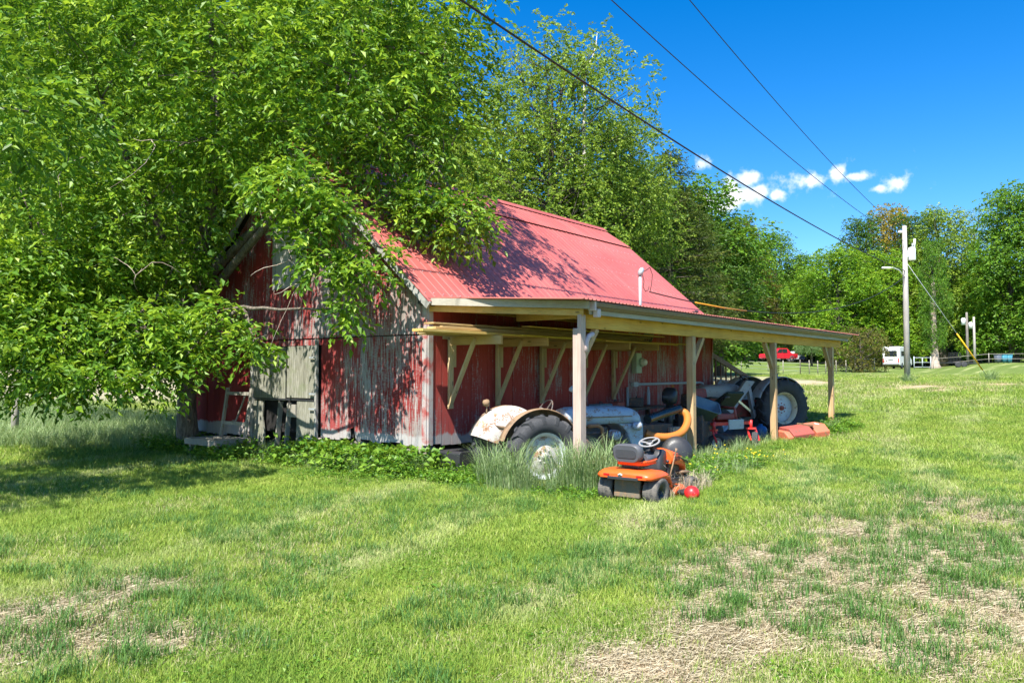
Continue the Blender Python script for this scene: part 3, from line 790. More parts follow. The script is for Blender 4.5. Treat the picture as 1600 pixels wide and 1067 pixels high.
mb = MB(); mb.tube([(16.9, Y0-.07, 1.44), (19, Y0-.07, 1.44), (20.75, Y0-.07, 1.44), (20.92, Y0-.07, 1.41), (21.0, Y0-.07, 1.30), (21.0, Y0-.07, .45)], .035, 10)
mb.box((16.95, Y0-.07, 1.44), (.22, .10, .11), None, .01)
tag(mb.build('conduit_pipe', M_conduit, None), 'grey conduit pipe along the wall bending down near the barn corner', 'pipe')
tag(MB().tube([(16.6, Y0-.06, .4), (16.6, Y0-.06, 1.38)], .03, 8).build('standpipe', M_conduit, None), 'short upright grey pipe against the red wall', 'pipe')
tag(MB().tube([(17.6, Y0-.10, .4), (17.6, Y0-.10, 1.2), (17.6, Y0-.10, 1.38)], [.045, .045, .02], 8).build('standpipe', M_conduit, None), 'upright pipe with tapered top left of the black motor', 'pipe')
MS = Vector((16.75, Y0-.35, 0))
ms = thing('service_mast', 'grey steel service mast with weatherhead standing out of the lean-to roof', 'service mast', (MS.x, MS.y, 2.9))
MB().tube([(0, 0, -.1), (0, 0, 1.28)], .036, 12).build('mast_pipe', M_conduit, ms)
wh = MB(); wh.loft([[(.06*math.cos(a), .06*math.sin(a), 1.22) for a in np.linspace(0, 6.283, 13)[:-1]], [(.075*math.cos(a)+.02, .07*math.sin(a)-.01, 1.32) for a in np.linspace(0, 6.283, 13)[:-1]], [(.07*math.cos(a)+.05, .06*math.sin(a)-.02, 1.39) for a in np.linspace(0, 6.283, 13)[:-1]], [(.03*math.cos(a)+.05, .03*math.sin(a)-.02, 1.42) for a in np.linspace(0, 6.283, 13)[:-1]]])
wh.build('weatherhead', M_steel, ms)
lp = MB(); lp.tube([(.1, 0, 1.31), (.28, -.02, 1.38), (.45, -.03, 1.47), (.58, -.03, 1.30), (.55, -.02, 1.05), (.50, 0, .85)], .009, 6); lp.tube([(.1, 0, 1.30), (.2, 0, 1.1), (.15, 0, .95), (.28, 0, .85), (.42, .0, .9), (.46, 0, 1.0)], .009, 6)
lp.build('drip_loop', M_wire, ms)

# stair with hand rail at the far end of the barn
st_ = thing('stair_railing', 'brown wooden stair railing with thin balusters at the far barn corner', 'railing', (21.9, 9.75, 0))
MB().bar((-.05, 0, 2.34), (4.7, 0, 1.16), .06, .15).build('hand_rail', M_brownrail, st_)
MB().bar((0, 0, 1.22), (4.3, 0, .45), .05, .12).build('bottom_rail', M_greyX, st_)
for k in range(10):
    x = .15+k*.40; MB().box((x, 0, (1.2-.18*x+2.28-.25*x)/2), (.04, .04, 2.28-.25*x-1.2+.18*x)).build('baluster', M_brownrail, st_)
for x in (.02, 4.55): MB().box((x, .05, 1.0 if x < 1 else .6), (.09, .09, 2.5 if x < 1 else 1.5)).build('newel_post', M_brownrail, st_)
# ------------------------------------------------------------------ machines
def tyre_mesh(Rr, w, rim, lugs=0, lug_h=.03, n=36, chevron=True, blocks=False):
    """tyre about the local Y axis with real tread"""
    mb = MB(); h = w/2
    pr = [(rim, -h*.62), (rim+.02, -h*.86), ((rim+Rr)/2, -h), (Rr-.05*Rr, -h*.93), (Rr-.012, -h*.72), (Rr, -h*.35), (Rr, h*.35), (Rr-.012, h*.72), (Rr-.05*Rr, h*.93), ((rim+Rr)/2, h), (rim+.02, h*.86), (rim, h*.62), (rim-.02, h*.5), (rim-.02, -h*.5), (rim, -h*.62)]
    mb.lathe(pr, (0, 0, 0), 'y', n)
    for k in range(lugs):
        for s in (-1, 1):
            a = 2*math.pi*(k+(.5 if s > 0 else 0))/lugs
            if blocks:
                for j in (-.62, -.2, .2, .62):
                    aa = a+.05*j; rr = Rr-.004 if abs(j) < .5 else Rr-.02
                    mb.box((rr*math.cos(aa), j*h*1.25, rr*math.sin(aa)), (.016, w*.13, Rr*2*math.pi/lugs*.30), (0, -aa, 0))
                continue
            # slanted bar from the centre line to the shoulder and down the side
            sw = .13; pts = [(a+sw, .02*s, Rr+lug_h*.8), (a+sw*.5, s*h*.5, Rr+lug_h), (a, s*h*.92, Rr+lug_h*.5), (a-.01, s*h*1.02, Rr-.09*Rr)]
            wd = .028; vs = []
            for (aa, yy, rr) in pts:
                for da, dr_ in ((-wd, 0), (wd, 0), (wd*1.3, -lug_h*1.6), (-wd*1.3, -lug_h*1.6)):
                    vs.append(((rr+dr_)*math.cos(aa+da/Rr*1.1), yy, (rr+dr_)*math.sin(aa+da/Rr*1.1)))
            fs = []
            for i in range(3):
                for j in range(4): fs.append((i*4+j, i*4+(j+1) % 4, i*4+4+(j+1) % 4, i*4+4+j))
            fs += [(3, 2, 1, 0), (12, 13, 14, 15)]
            mb.add(vs, fs)
    return mb
def wheel(parent, name, loc, Rr, w, rim, m_rim, m_disc, lugs, lug_h=.03, side=-1, m_tyre=None, blocks=False, dish=.05, nuts=8, steer=0.0, m_nut=None):
    """rim with disc; tyre, hub and nuts hang on it; side is the outward Y direction"""
    h = w/2
    mb = MB(); mb.lathe([(rim+.015, -h*.66), (rim-.02, -h*.6), (rim-.045, -h*.3), (rim-.045, h*.3), (rim-.02, h*.6), (rim+.015, h*.66), (rim-.006, h*.62), (rim-.06, h*.28), (rim-.06, -h*.28), (rim-.006, -h*.62), (rim+.015, -h*.66)], (0, 0, 0), 'y', 32)
    o = mb.build(name, m_rim, parent, loc, (0, 0, steer))
    d = side*dish
    mb = MB(); mb.lathe([(0, d+side*.012), (rim*.42, d+side*.012), (rim*.55, d-side*.02), (rim*.86, d-side*.005), (rim-.05, d-side*.03), (rim-.05, d-side*.05), (0, d-side*.02)], (0, 0, 0), 'y', 32); mb.build('wheel_disc', m_disc, o)
    mb = MB(); mb.lathe([(0, d+side*.075), (rim*.13, d+side*.07), (rim*.16, d+side*.01)], (0, 0, 0), 'y', 16)
    for k in range(nuts):
        a = 2*math.pi*k/nuts; mb.lathe([(0, d+side*.035), (.016, d+side*.033), (.018, d+side*.01)], (rim*.3*math.cos(a), 0, rim*.3*math.sin(a)), 'y', 6)
    hb = mb.build('hub', m_nut or m_disc, o); hb['kind'] = 'stuff'
    tyre_mesh(Rr, w, rim, lugs, lug_h, blocks=blocks).build('tyre', m_tyre or M_rubber, o)
    return o
def rrect(cx, cy, w, h, r, n=4):
    pts = []
    for sx, sy, a0 in ((1, -1, -90), (1, 1, 0), (-1, 1, 90), (-1, -1, 180)):
        for k in range(n+1):
            a = R(a0+90*k/n); pts.append((cx+sx*(w/2-r)+r*math.cos(a), cy+sy*(h/2-r)+r*math.sin(a)))
    return pts
def steering(parent, c, rad, tilt, m, tube=.014, yaw=0):
    mb = MB(); mb.lathe([(rad+tube*math.cos(a), tube*math.sin(a)) for a in np.linspace(0, 2*math.pi, 9)], (0, 0, 0), 'z', 28)
    for a in (90, 210, 330): mb.bar((0, 0, -.02), (rad*math.cos(R(a)), rad*math.sin(R(a)), 0), .035, .014)
    mb.lathe([(0, .0), (.05, -.005), (.055, -.03), (0, -.035)], (0, 0, 0), 'z', 14)
    return mb.build('steering_wheel', m, parent, c, (0, tilt, yaw))

# ---- old blue-grey tractor
C1 = Vector((10.30, 7.90, 0)); g0 = gzf(C1.x, C1.y)
tr = thing('tractor', 'old faded blue-grey tractor with rusty white fenders behind the pale post', 'tractor', (C1.x, C1.y, g0-.17), R(-25))
wheel(tr, 'rear_wheel', (0, -.70, .62), .62, .29, .37, M_wheelgrey, M_rustwhite, 15, .035, -1, dish=.02, nuts=8)
wheel(tr, 'rear_wheel', (0, .70, .62), .62, .29, .37, M_wheelgrey, M_rustwhite, 15, .035, 1, dish=.02)
for s in (-1, 1):
    wheel(tr, 'front_wheel', (1.80, s*.60, .34), .34, .15, .22, M_rustwhite, M_rustwhite, 0, side=s, dish=.03, nuts=5)
    # clamshell fender: arched strip with a side plate towards the seat
    arcs = np.linspace(R(18), R(160), 22); mb = MB(); vs = []; ring = []
    for a in arcs:
        rr = .735
        ring.append([(rr*math.cos(a), s*.66, .62+rr*math.sin(a)), ((rr+.012)*math.cos(a), s*.55, .62+(rr+.012)*math.sin(a)), ((rr-.01)*math.cos(a), s*.46, .62+(rr-.01)*math.sin(a)), ((rr-.06)*math.cos(a), s*.42, .62+(rr-.06)*math.sin(a)), (.30*math.cos(a), s*.41, .62+.30*math.sin(a))])
    k = 5; v_ = [p for r_ in ring for p in r_]+[(p[0]*.985, p[1]-s*.012, .62+(p[2]-.62)*.985) for r_ in ring for p in r_]; f_ = []; m_ = len(ring)*k
    for i in range(len(ring)-1):
        for j in range(k-1):
            f_.append((i*k+j, (i+1)*k+j, (i+1)*k+j+1, i*k+j+1)); f_.append((m_+i*k+j, m_+i*k+j+1, m_+(i+1)*k+j+1, m_+(i+1)*k+j))
        f_.append((i*k, (i+1)*k, m_+(i+1)*k, m_+i*k))
    mb.add(v_, f_, True); mb.build('fender', M_rustwhite if s > 0 else M_rustbrown, tr)
    mb = MB(); mb.lathe([(.735, .0), (.748, .006), (.748, .016), (.73, .018)], (0, s*.665-.009, .62), 'y', 22, R(18), R(160)); mb.build('fender_lip', M_rustbrown, tr)
# lamp on the far fender
mb = MB(); mb.lathe([(0, -.07), (.05, -.06), (.065, .0), (.06, .03), (0, .045)], (-.42, .55, 1.42), 'x', 14); mb.tube([(-.42, .55, 1.2), (-.42, .55, 1.38)], .015, 6); mb.build('work_lamp', M_rustbrown, tr)
# transmission, axle, engine
MB().box((.35, 0, .62), (1.0, .36, .40), None, .06).tube([(0, -.6, .62), (0, .6, .62)], .11, 12).build('transmission', M_engine, tr)
eng = MB(); eng.box((1.25, 0, .66), (.85, .40, .46), None, .03); eng.box((1.25, 0, .93), (.75, .26, .12), None, .03); e_ = eng.build('engine', M_engine, tr)
mb = MB(); mb.lathe([(0, -.44), (.05, -.43), (.085, -.41), (.09, -.26), (.085, -.24), (0, -.235)], (1.62, 0, .86), 'y', 18); mb.lathe([(.02, -.45), (.035, -.45), (.035, -.43)], (1.62, 0, .86), 'y', 10); mb.build('generator', M_blue, e_)
mb = MB(); mb.tube([(1.12, -.28, 1.02), (1.30, -.30, 1.03), (1.38, -.31, .98), (1.40, -.31, .80), (1.40, -.30, .42)], .033, 9); mb.build('exhaust_pipe', M_rustpipe, e_)
mb = MB(); mb.tube([(1.05, -.27, .90), (1.7, -.27, .90)], .018, 7); mb.tube([(1.45, -.26, 1.0), (1.5, -.28, .8), (1.75, -.25, .75)], .012, 6); mb.box((1.2, -.26, .72), (.3, .08, .16), None, .02); mb.build('fuel_lines', M_engine, e_)
MB().tube([(.9, -.30, .40), (1.9, -.30, .38)], .04, 8).build('exhaust_tail', M_rustbrown, tr)
# hood: rounded box running forward into the nose
def hood_ring(x, w, zt, zb, r_=.12):
    return [(x, y, z) for y, z in [(-w/2, zb), (-w/2, zt-r_), (-w/2+r_*.29, zt-r_*.29), (-w/2+r_, zt), (0, zt+.02), (w/2-r_, zt), (w/2-r_*.29, zt-r_*.29), (w/2, zt-r_), (w/2, zb)]]
mb = MB(); mb.loft([hood_ring(.72, .44, 1.30, 1.06), hood_ring(.8, .47, 1.325, 1.05), hood_ring(1.2, .49, 1.335, 1.05), hood_ring(1.75, .51, 1.33, 1.05), hood_ring(2.05, .51, 1.31, 1.05), hood_ring(2.20, .48, 1.27, 1.05, .14), hood_ring(2.28, .42, 1.20, 1.05, .14)])
hood = mb.build('hood', M_blue, tr)
MB().box((1.45, -.258, 1.17), (1.2, .012, .02)).build('hood_crease', M_rustbrown, hood)
nose = MB(); nose.prism([(1.78, 1.045), (2.285, 1.045), (2.30, .75), (2.26, .45), (2.05, .45), (2.03, .7), (1.96, .88), (1.86, .98)], -.245, .245, 'y'); nose.build('nose', M_blue, tr, bev=.03)
for k in range(9): MB().box((2.31, -.2+k*.05, .8), (.015, .018, .5)).build('grille_bar', M_blue, tr)
for s in (-1, 1):
    mb = MB(); mb.lathe([(0, -.09), (.05, -.08), (.075, .0), (.08, .05), (.075, .055), (0, .06)], (2.10, s*.33, 1.0), 'x', 16); hl = mb.build('headlamp', M_blue, tr)
    MB().lathe([(.0, .066), (.07, .058)], (2.10, s*.33, 1.0), 'x', 16).build('lens', M_greyplastic, hl)
mb = MB(); mb.tube([(.95, -.12, 1.3), (.95, -.12, 1.62)], .045, 10); mb.lathe([(.05, 1.60), (.105, 1.63), (.10, 1.68), (.05, 1.72), (0, 1.725)], (.95, -.12, 0), 'z', 14); mb.build('air_stack', M_blue, tr)
mb = MB(); mb.tube([(.75, 0, 1.1), (.32, 0, 1.34)], .03, 8); mb.build('steering_column', M_engine, tr)
steering(tr, (.42, 0, 1.29), .21, R(-62), M_engine, .012)
mb = MB(); mb.loft([[(x, y, z) for x, y, z in ((-.35, -.2, .98), (-.35, .2, .98), (0, .22, .96), (.05, 0, .95), (0, -.22, .96))], [(x, y, z) for x, y, z in ((-.42, -.22, 1.06), (-.42, .22, 1.06), (0, .24, .98), (.07, 0, .98), (0, -.24, .98))]]); mb.build('seat', M_rustbrown, tr)
MB().box((1.78, 0, .42), (.12, 1.05, .09)).build('front_axle', M_engine, tr)
MB().bar((-.35, -.42, .3), (-.75, -.42, .28), .05, .04).bar((-.35, .42, .3), (-.75, .42, .28), .05, .04).build('lower_links', M_dullred, tr)

# ---- orange ride-on mower
mx_, my_ = 9.20, 5.18
mw = thing('riding_mower', 'orange riding lawn mower with grey steering wheel in front of the post', 'mower', (mx_, my_, gzf(mx_, my_)-.03), R(2))
mw.scale = (.9, .9, .82)
for s in (-1, 1):
    wheel(mw, 'rear_wheel', (0, s*.37, .24), .245, .23, .11, M_black, M_black, 22, .01, s, M_dirtyrubber, True, .02, 4)
    wheel(mw, 'front_wheel', (1.18, s*.40, .18), .18, .15, .09, M_black, M_black, 18, .01, s, M_dirtyrubber, True, .02, 4)
MB().box((.55, 0, .30), (1.35, .34, .10), None, .01).box((-.18, 0, .33), (.06, .42, .36), (0, .08, 0), .01).build('chassis', M_brownplate, mw)
def fring(x, w, zt, zb):   # fender cross-section
    return [(x, -w/2, zb), (x, -w/2-.012, zb+.05), (x, -w/2+.02, zt-.025), (x, -w/2+.07, zt), (x, 0, zt+.012), (x, w/2-.07, zt), (x, w/2-.02, zt-.025), (x, w/2+.012, zb+.05), (x, w/2, zb)]
fd = MB(); fd.loft([fring(-.34, .74, .53, .47), fring(-.30, .86, .57, .455), fring(-.15, .93, .585, .46), (fring(.12, .94, .58, .46)), fring(.26, .93, .54, .42), fring(.36, .90, .45, .32), fring(.42, .86, .36, .24)])
fn = fd.build('rear_fender', M_orange, mw)
MB().lathe([(0, -.353), (.038, -.352), (.04, -.34)], (0, 0, 0), 'x', 18).build('badge', M_white, fn, (.0, .04, .525)).scale = (1, .9, .55)
MB().lathe([(0, -.3565), (.026, -.3555), (.027, -.345)], (0, 0, 0), 'x', 18).build('badge_mark', M_black, fn, (.0, .04, .525)).scale = (1, .9, .3)
MB().box((.06, 0, .66), (.34, .30, .10), None, .02).build('seat_base', M_black, mw)
st = MB()
def sring(x, zb, zt, w): return [(x, y, z) for y, z in rrect(0, (zb+zt)/2, w, zt-zb, min(.05, (zt-zb)*.45), 3)]
st.loft([sring(.36, .735, .77, .36), sring(.30, .71, .80, .45), sring(.08, .70, .79, .49), sring(-.02, .71, .82, .49)])
st.build('seat_cushion', M_seat, mw)
bk = MB(); bk.loft([[(x0+(-.02 if q < 8 else .02)*0, y, z) for q, (y, z) in enumerate(rrect(0, .88, w, .27, .10, 4))] for x0, w in ((.03, .38), (.0, .47), (-.07, .48), (-.12, .40))])
sb = bk.build('seat_back', M_seat, mw, None, (0, R(-8), 0))
MB().prism(rrect(0, .88, .33, .14, .05, 4), -.128, -.112, 'x').build('back_pad', worn('dark_vinyl_panel', (.055, .057, .066), None, 0, .5), sb)
sk = MB(); sk.loft([[(x, y, z) for x, y in rrect(.12, 0, .50, .47, .1, 3)] for z in (.66, .70)]+[[(x, y, .735) for x, y in rrect(.12, 0, .54, .51, .12, 3)]]); sk.build('seat_shell', M_orange, mw)
cw = MB(); cw.loft([[(x, y, z) for x, y in rrect(cx, 0, lx, wy, .06, 3)] for (z, cx, lx, wy) in ((.32, .70, .26, .34), (.55, .72, .26, .32), (.72, .75, .26, .32), (.81, .77, .22, .30), (.84, .77, .14, .24))]); cw.build('dash_console', M_black, mw)
MB().tube([(.66, 0, .82), (.55, 0, 1.0)], .035, 10).build('steering_column', M_black, mw)
steering(mw, (.54, 0, .98), .155, R(-24), M_greyplastic, .016)
# bonnet
def hring(x, w, zt, zb, cr): return [(x, y, z) for y, z in [(-w/2, zb), (-w/2-.01, zt-.12), (-w/2+.04, zt-.03), (-w/4, zt), (0, zt+cr), (w/4, zt), (w/2-.04, zt-.03), (w/2+.01, zt-.12), (w/2, zb)]]
bn = MB(); bn.loft([hring(.82, .46, .83, .60, .02), hring(.95, .50, .82, .58, .03), hring(1.15, .50, .77, .56, .04), hring(1.32, .47, .70, .50, .04), hring(1.42, .42, .61, .36, .04), hring(1.45, .38, .52, .33, .02)])
bo = bn.build('bonnet', M_orange, mw)
for s in (-1, 1):
    MB().prism([(1.10, .69), (1.40, .60), (1.43, .53), (1.30, .58)], s*.243, s*.262, 'y').build('headlamp', M_glass, bo)
    MB().prism([(1.08, .705), (1.41, .608), (1.41, .594), (1.10, .688)], s*.24, s*.266, 'y').build('headlamp_trim', M_chrome, bo)
    MB().box((1.42, s*.205, .40), (.05, .02, .06)).build('decal', M_white, bo)
for s in (-1, 1):
    for k in range(4): MB().box((.93+.05*k, s*.262, .68), (.018, .006, .09), (0, .35, 0)).build('vent_slot', M_dark, bo)
    MB().bar((.86, s*.258, .755), (1.12, s*.258, .73), .008, .022).build('decal_stripe', M_black, bo)
    MB().bar((.0, s*.472, .50), (.24, s*.47, .49), .006, .03).build('decal', M_black, fn)
MB().box((-.345, 0, .47), (.02, .5, .05), None, .008).build('rear_lip', M_black, fn)
for s in (-1, 1): MB().box((-.335, s*.27, .515), (.02, .10, .035), None, .006).build('reflector', M_lampred, fn)
MB().tube([(1.42, -.2, .34), (1.54, -.14, .36), (1.54, .14, .36), (1.42, .2, .34)], .014, 8).build('bumper', M_black, mw)
MB().tube([(1.15, -.2, .42), (1.35, -.26, .40), (1.40, -.26, .40)], .03, 8).build('muffler', M_rustbrown, mw)
MB().tube([(.62, -.2, .6), (.7, -.3, .45), (.85, -.28, .4), (1.0, -.22, .5)], .007, 6).build('cable', M_black, mw)
MB().box((1.08, 0, .46), (.42, .34, .30), None, .02).lathe([(0, .64), (.11, .64), (.12, .52), (.12, .5)], (1.05, 0, 0), 'z', 16).build('engine', M_black, mw)
MB().box((1.22, 0, .29), (.56, .46, .10), None, .01).build('front_frame', M_black, mw)
dk_ = MB(); dk_.loft([[(x, y, z) for x, y in rrect(.68, 0, .52*s, .98*s, .2*s, 4)] for z, s in ((.12, 1.0), (.22, 1.0), (.26, .94), (.27, .7))]); dk_.build('cutting_deck', M_orange, mw)
MB().box((.70, -.56, .17), (.36, .20, .05), (R(14), 0, 0), .01).build('discharge_chute', M_black, mw)
MB().box((.50, -.34, .335), (.40, .20, .02)).box((.50, .34, .335), (.40, .20, .02)).build('foot_boards', M_black, mw)
mb = MB(); mb.tube([(.52, -.33, .35), (.60, -.36, .60), (.70, -.37, .82), (.72, -.37, .88)], [.012, .012, .012, .02], 8); mb.build('lift_lever', M_rustbrown, mw)
mb = MB(); mb.tube([(.68, -.22, .55), (.58, -.30, .58), (.52, -.32, .66)], .010, 6); mb.tube([(.62, .2, .8), (.50, .26, .84), (.46, .26, .86)], .01, 6); mb.lathe([(0, .03), (.02, .02), (.025, 0), (.02, -.02), (0, -.03)], (.51, -.32, .68), 'z', 10); mb.build('control_levers', M_black, mw)

# ---- broken red ball
bx_, by_ = plan(1079, 10.4)
mb = MB(); a0 = R(25); mb.lathe([(.0001, .105)]+[(.105*math.sin(a), .105*math.cos(a)) for a in np.linspace(.15, 2.6, 14)], (0, 0, 0), 'z', 26, a0, a0+R(310))
bl = mb.build('ball', M_ball, None, (bx_, by_, gzf(bx_, by_)+.10), (R(20), R(35), R(120))); tag(bl, 'red plastic ball with a broken side on the grass by the mower', 'ball')
sl_ = bl.modifiers.new('thick', 'SOLIDIFY'); sl_.thickness = .006

# ---- black plastic step at the barn corner
x_, y_ = 9.45, 9.02
stp = thing('step_stool', 'black plastic two-tread step at the barn corner', 'step', (x_, y_, gzf(x_, y_)-.02), R(-3))
MB().prism([(-.02, 0), (.55, 0), (.55, .42), (.50, .44), (.03, .44), (-.02, .41)], -.26, .26, 'y').build('upper_tread', M_black, stp, (.25, .02, 0), bev=.012)
MB().prism([(-.02, 0), (.30, 0), (.30, .17), (.02, .19), (-.02, .17)], -.34, .36, 'y').build('lower_tread', M_black, stp, (-.08, -.02, 0), bev=.012)
MB().box((.225, .04, .31), (.012, .10, .06)).build('hand_hole', M_dark, stp)
# ---- weathered bench with open back at the gable
x_, y_ = 9.05, 15.0
bn_ = thing('garden_bench', 'weathered wooden bench with tall open back against the red gable', 'bench', (x_, y_, gzf(x_, y_)), R(0))
for k in range(4): MB().box((-.42+.2*k, 0, .36), (.19, 1.15, .035), (0, 0, .0)).build('seat_plank', M_oldwood, bn_)
MB().box((-.515, 0, .31), (.03, 1.17, .11)).build('apron', M_oldwood, bn_); MB().box((-.1, -.57, .31), (.8, .03, .11)).build('apron', M_oldwood, bn_)
for xx in (-.42, .2):
    for yy in (-.48, .48): MB().box((xx, yy, .15), (.08, .08, .34)).build('leg', M_oldwood, bn_)
for yy in (-.42, .50): MB().bar((.26, yy, .3), (.42, yy, 1.42), .07, .05).build('back_post', M_oldwood, bn_)
for zz, xx in ((1.30, .39), (.66, .31)): MB().box((xx, .04, zz), (.03, .98, .07)).build('back_rail', M_oldwood, bn_)
MB().bar((.34, -.30, 1.26), (.32, .02, .70), .02, .03, (1, 0, 0)).build('back_slat', M_oldwood, bn_)
# ---- orange hose and black tube, on a white crate by the second post
hx, hy = 13.55, 7.25; hz = gzf(hx, hy)
cr = thing('crate', 'pale wooden crate behind the second lean-to post', 'crate', (14.35, 7.25, hz), R(-10))
for k in range(4):
    MB().box((-.24+.16*k, -.27, .33), (.145, .025, .66)).build('slat', M_post1, cr); MB().box((-.27, -.24+.16*k, .33), (.025, .145, .66)).build('slat', M_post1, cr)
MB().box((0, 0, .33), (.5, .5, .62)).build('crate_box', M_oldwood, cr)
def arc_hose(name, pts, r_, m, rings=0):
    P = [Vector(p) for p in pts]; out = []
    for i in range(len(P)-1):
        p0, p1, p2, p3 = P[max(0, i-1)], P[i], P[i+1], P[min(len(P)-1, i+2)]
        for q in range(14):
            t = q/14; out.append(.5*((2*p1)+(-p0+p2)*t+(2*p0-5*p1+4*p2-p3)*t*t+(-p0+3*p1-3*p2+p3)*t**3))
    out.append(P[-1]); rs = [r_*(1+(.045 if (i % 2) else -.045)*(1 if rings else 0)) for i in range(len(out))]
    return MB().tube(out, rs, 16).build(name, m)
def lw(px, py, d): x, y = plan(px, d); return (x, y, zat(py, d))
h1 = arc_hose('orange_hose', [lw(1008, 676, 14.2), lw(1020, 681, 14.2), lw(1045, 682, 14.3), lw(1064, 675, 14.5), lw(1073, 660, 14.7), lw(1071, 646, 14.9), lw(1058, 640, 15.0)], .072, M_hose, 1)
tag(h1, 'orange ribbed hose curled beside the second lean-to post', 'hose')
h2 = arc_hose('black_tube', [lw(1011, 655, 14.3), lw(1030, 648, 14.6), lw(1060, 638, 14.95)], .085, M_blacktube); tag(h2, 'glossy black tube resting above the orange hose', 'tube')
mb = MB(); mb.box((hx+.1, hy+.35, hz+.38), (1.3, .7, .70), (0, 0, -.3), .02); tag(mb.build('metal_box', M_engine), 'dark metal machine box under the orange hose', 'box')
mb = MB(); mb.lathe([(0, -.06), (.15, -.055), (.26, -.02), (.29, .05), (.27, .1), (.20, .12)], (0, 0, 0), 'x', 24); x_, y_ = plan(1057, 14.1); tag(mb.build('black_basin', M_black, None, (x_, y_, gzf(x_, y_)+.3), (0, .2, .6)), 'round black basin leaning below the orange hose', 'basin')
# ---- black outboard motor behind
ox, oy = plan(1046, 17.2)
om = thing('outboard_motor', 'black outboard motor with hooded cover against the red wall', 'motor', (ox, oy, gzf(ox, oy)), R(20))
ow = MB(); ow.loft([[(x, y, z) for x, y in rrect(cx, 0, lx, wy, min(lx, wy)*.3, 3)] for z, cx, lx, wy in ((1.05, 0, .34, .26), (1.12, 0, .42, .32), (1.30, .02, .42, .32), (1.38, .05, .32, .26), (1.41, .06, .2, .16))]); ow.build('engine_cover', M_black, om)
MB().tube([(0, 0, .3), (0, 0, 1.08)], [.06, .09], 10).build('leg', M_black, om); MB().lathe([(0, -.12), (.05, -.1), (.06, .0), (.03, .1)], (0, 0, .35), 'x', 12).build('gear_case', M_black, om)
MB().tube([(-.15, 0, 1.1), (-.5, .05, 1.2), (-.62, .06, 1.22)], [.02, .02, .03], 8).build('tiller', M_black, om); MB().box((.12, -.06, 1.42), (.08, .05, .07), (0, .3, 0)).build('orange_cap', M_hose, om)
# ---- bench with odds and ends along the wall
wb = thing('work_table', 'low dark table with clutter along the red wall behind the tractor', 'table', (15.1, 8.75, gzf(15.1, 8.75)))
MB().box((0, 0, .92), (3.4, .6, .05)).build('table_top', M_engine, wb)
for xx in (-1.6, 1.6):
    for yy in (-.25, .25): MB().box((xx, yy, .45), (.08, .08, .9)).build('leg', M_engine, wb)
for k, (dx, sz, m, lab, nm) in enumerate(((-1.0, (.5, .3, .12), M_bluetub, 'blue case lying on the low dark table', 'blue_case'), (-.4, (.45, .3, .14), M_dullred, 'dull red tool box on the low dark table', 'tool_box'), (.55, (.3, .3, .2), M_engine, 'greasy metal part right of the tool box on the dark table', 'metal_part'))):
    o = MB().box((0, 0, sz[2]/2), sz, None, .02).build(nm, m, None, (15.1+dx, 8.72, gzf(15.1, 8.75)+.946), (0, 0, .2*k)); MB().tube([(-.06, 0, sz[2]), (-.05, 0, sz[2]+.04), (.05, 0, sz[2]+.04), (.06, 0, sz[2])], .01, 6).build('handle', M_black, o); tag(o, lab, 'box')
tb_x, tb_y = plan(1093, 17.4)
tub = MB(); tub.loft([[(x, y, z) for x, y in rrect(0, 0, lx, wy, .08, 4)] for z, lx, wy in ((0, .36, .5), (.30, .5, .66), (.31, .56, .72), (.29, .56, .72), (.28, .48, .64), (.03, .34, .48))])
to = tub.build('plastic_tub', M_bluetub, None, (tb_x, tb_y, gzf(tb_x, tb_y)+.78), (R(20), R(-25), .5)); tag(to, 'grey-blue plastic tub tipped up right of the second post', 'tub')
mb = MB(); mb.box((0, 0, .4), (.6, .6, .8), None, .02); tag(mb.build('storage_drum_box', M_engine, None, (tb_x+.1, tb_y+.15, gzf(tb_x, tb_y))), 'dark chest under the tipped grey-blue tub', 'chest')

# ---- red zero-turn mower with caster wheels
zx, zy = 16.85, 6.95
zt_ = thing('zero_turn_mower', 'red commercial mower with two front caster wheels under the lean-to', 'mower', (zx, zy, gzf(zx, zy)-.02), R(-112))
for s, st_a in ((-1, .5), (1, -.9)):
    cw_ = wheel(zt_, 'caster_wheel', (.16, s*.58, .20), .20, .13, .11, M_steel, M_rimtan, 20, .006, s, M_rubber, True, .02, 4, st_a)
    mb = MB(); c, sn_ = math.cos(st_a), math.sin(st_a)
    for q in (-1, 1): mb.bar((.16-sn_*.09*q, s*.58+c*.09*q, .20), (.04-sn_*.09*q, s*.58+c*.09*q, .47), .05, .02)
    mb.box((.04, s*.58, .47), (.12, .22, .04), (0, 0, st_a)); mb.tube([(.04, s*.58, .45), (.04, s*.58, .66)], .035, 10); mb.build('caster_fork', M_redpaint, zt_)
MB().bar((-.0, -.60, .60), (0, .60, .60), .09, .07).bar((0, -.33, .60), (-.9, -.33, .62), .08, .08).bar((0, .33, .60), (-.9, .33, .62), .08, .08).build('front_frame', M_redpaint, zt_)
MB().box((.06, .08, .58), (.05, .46, .22), None, .01).build('front_plate', M_greypaint, zt_)
dk_ = MB(); dk_.loft([[(x, y, z) for x, y in rrect(-.45, 0, .7*s, 1.35*s, .25*s, 4)] for z, s in ((.12, 1), (.28, 1), (.31, .93), (.32, .7))]); dk_.build('cutting_deck', M_engine, zt_)
MB().box((-.55, .0, .74), (.8, .55, .14), None, .04).build('tank_deck', M_dullred, zt_)
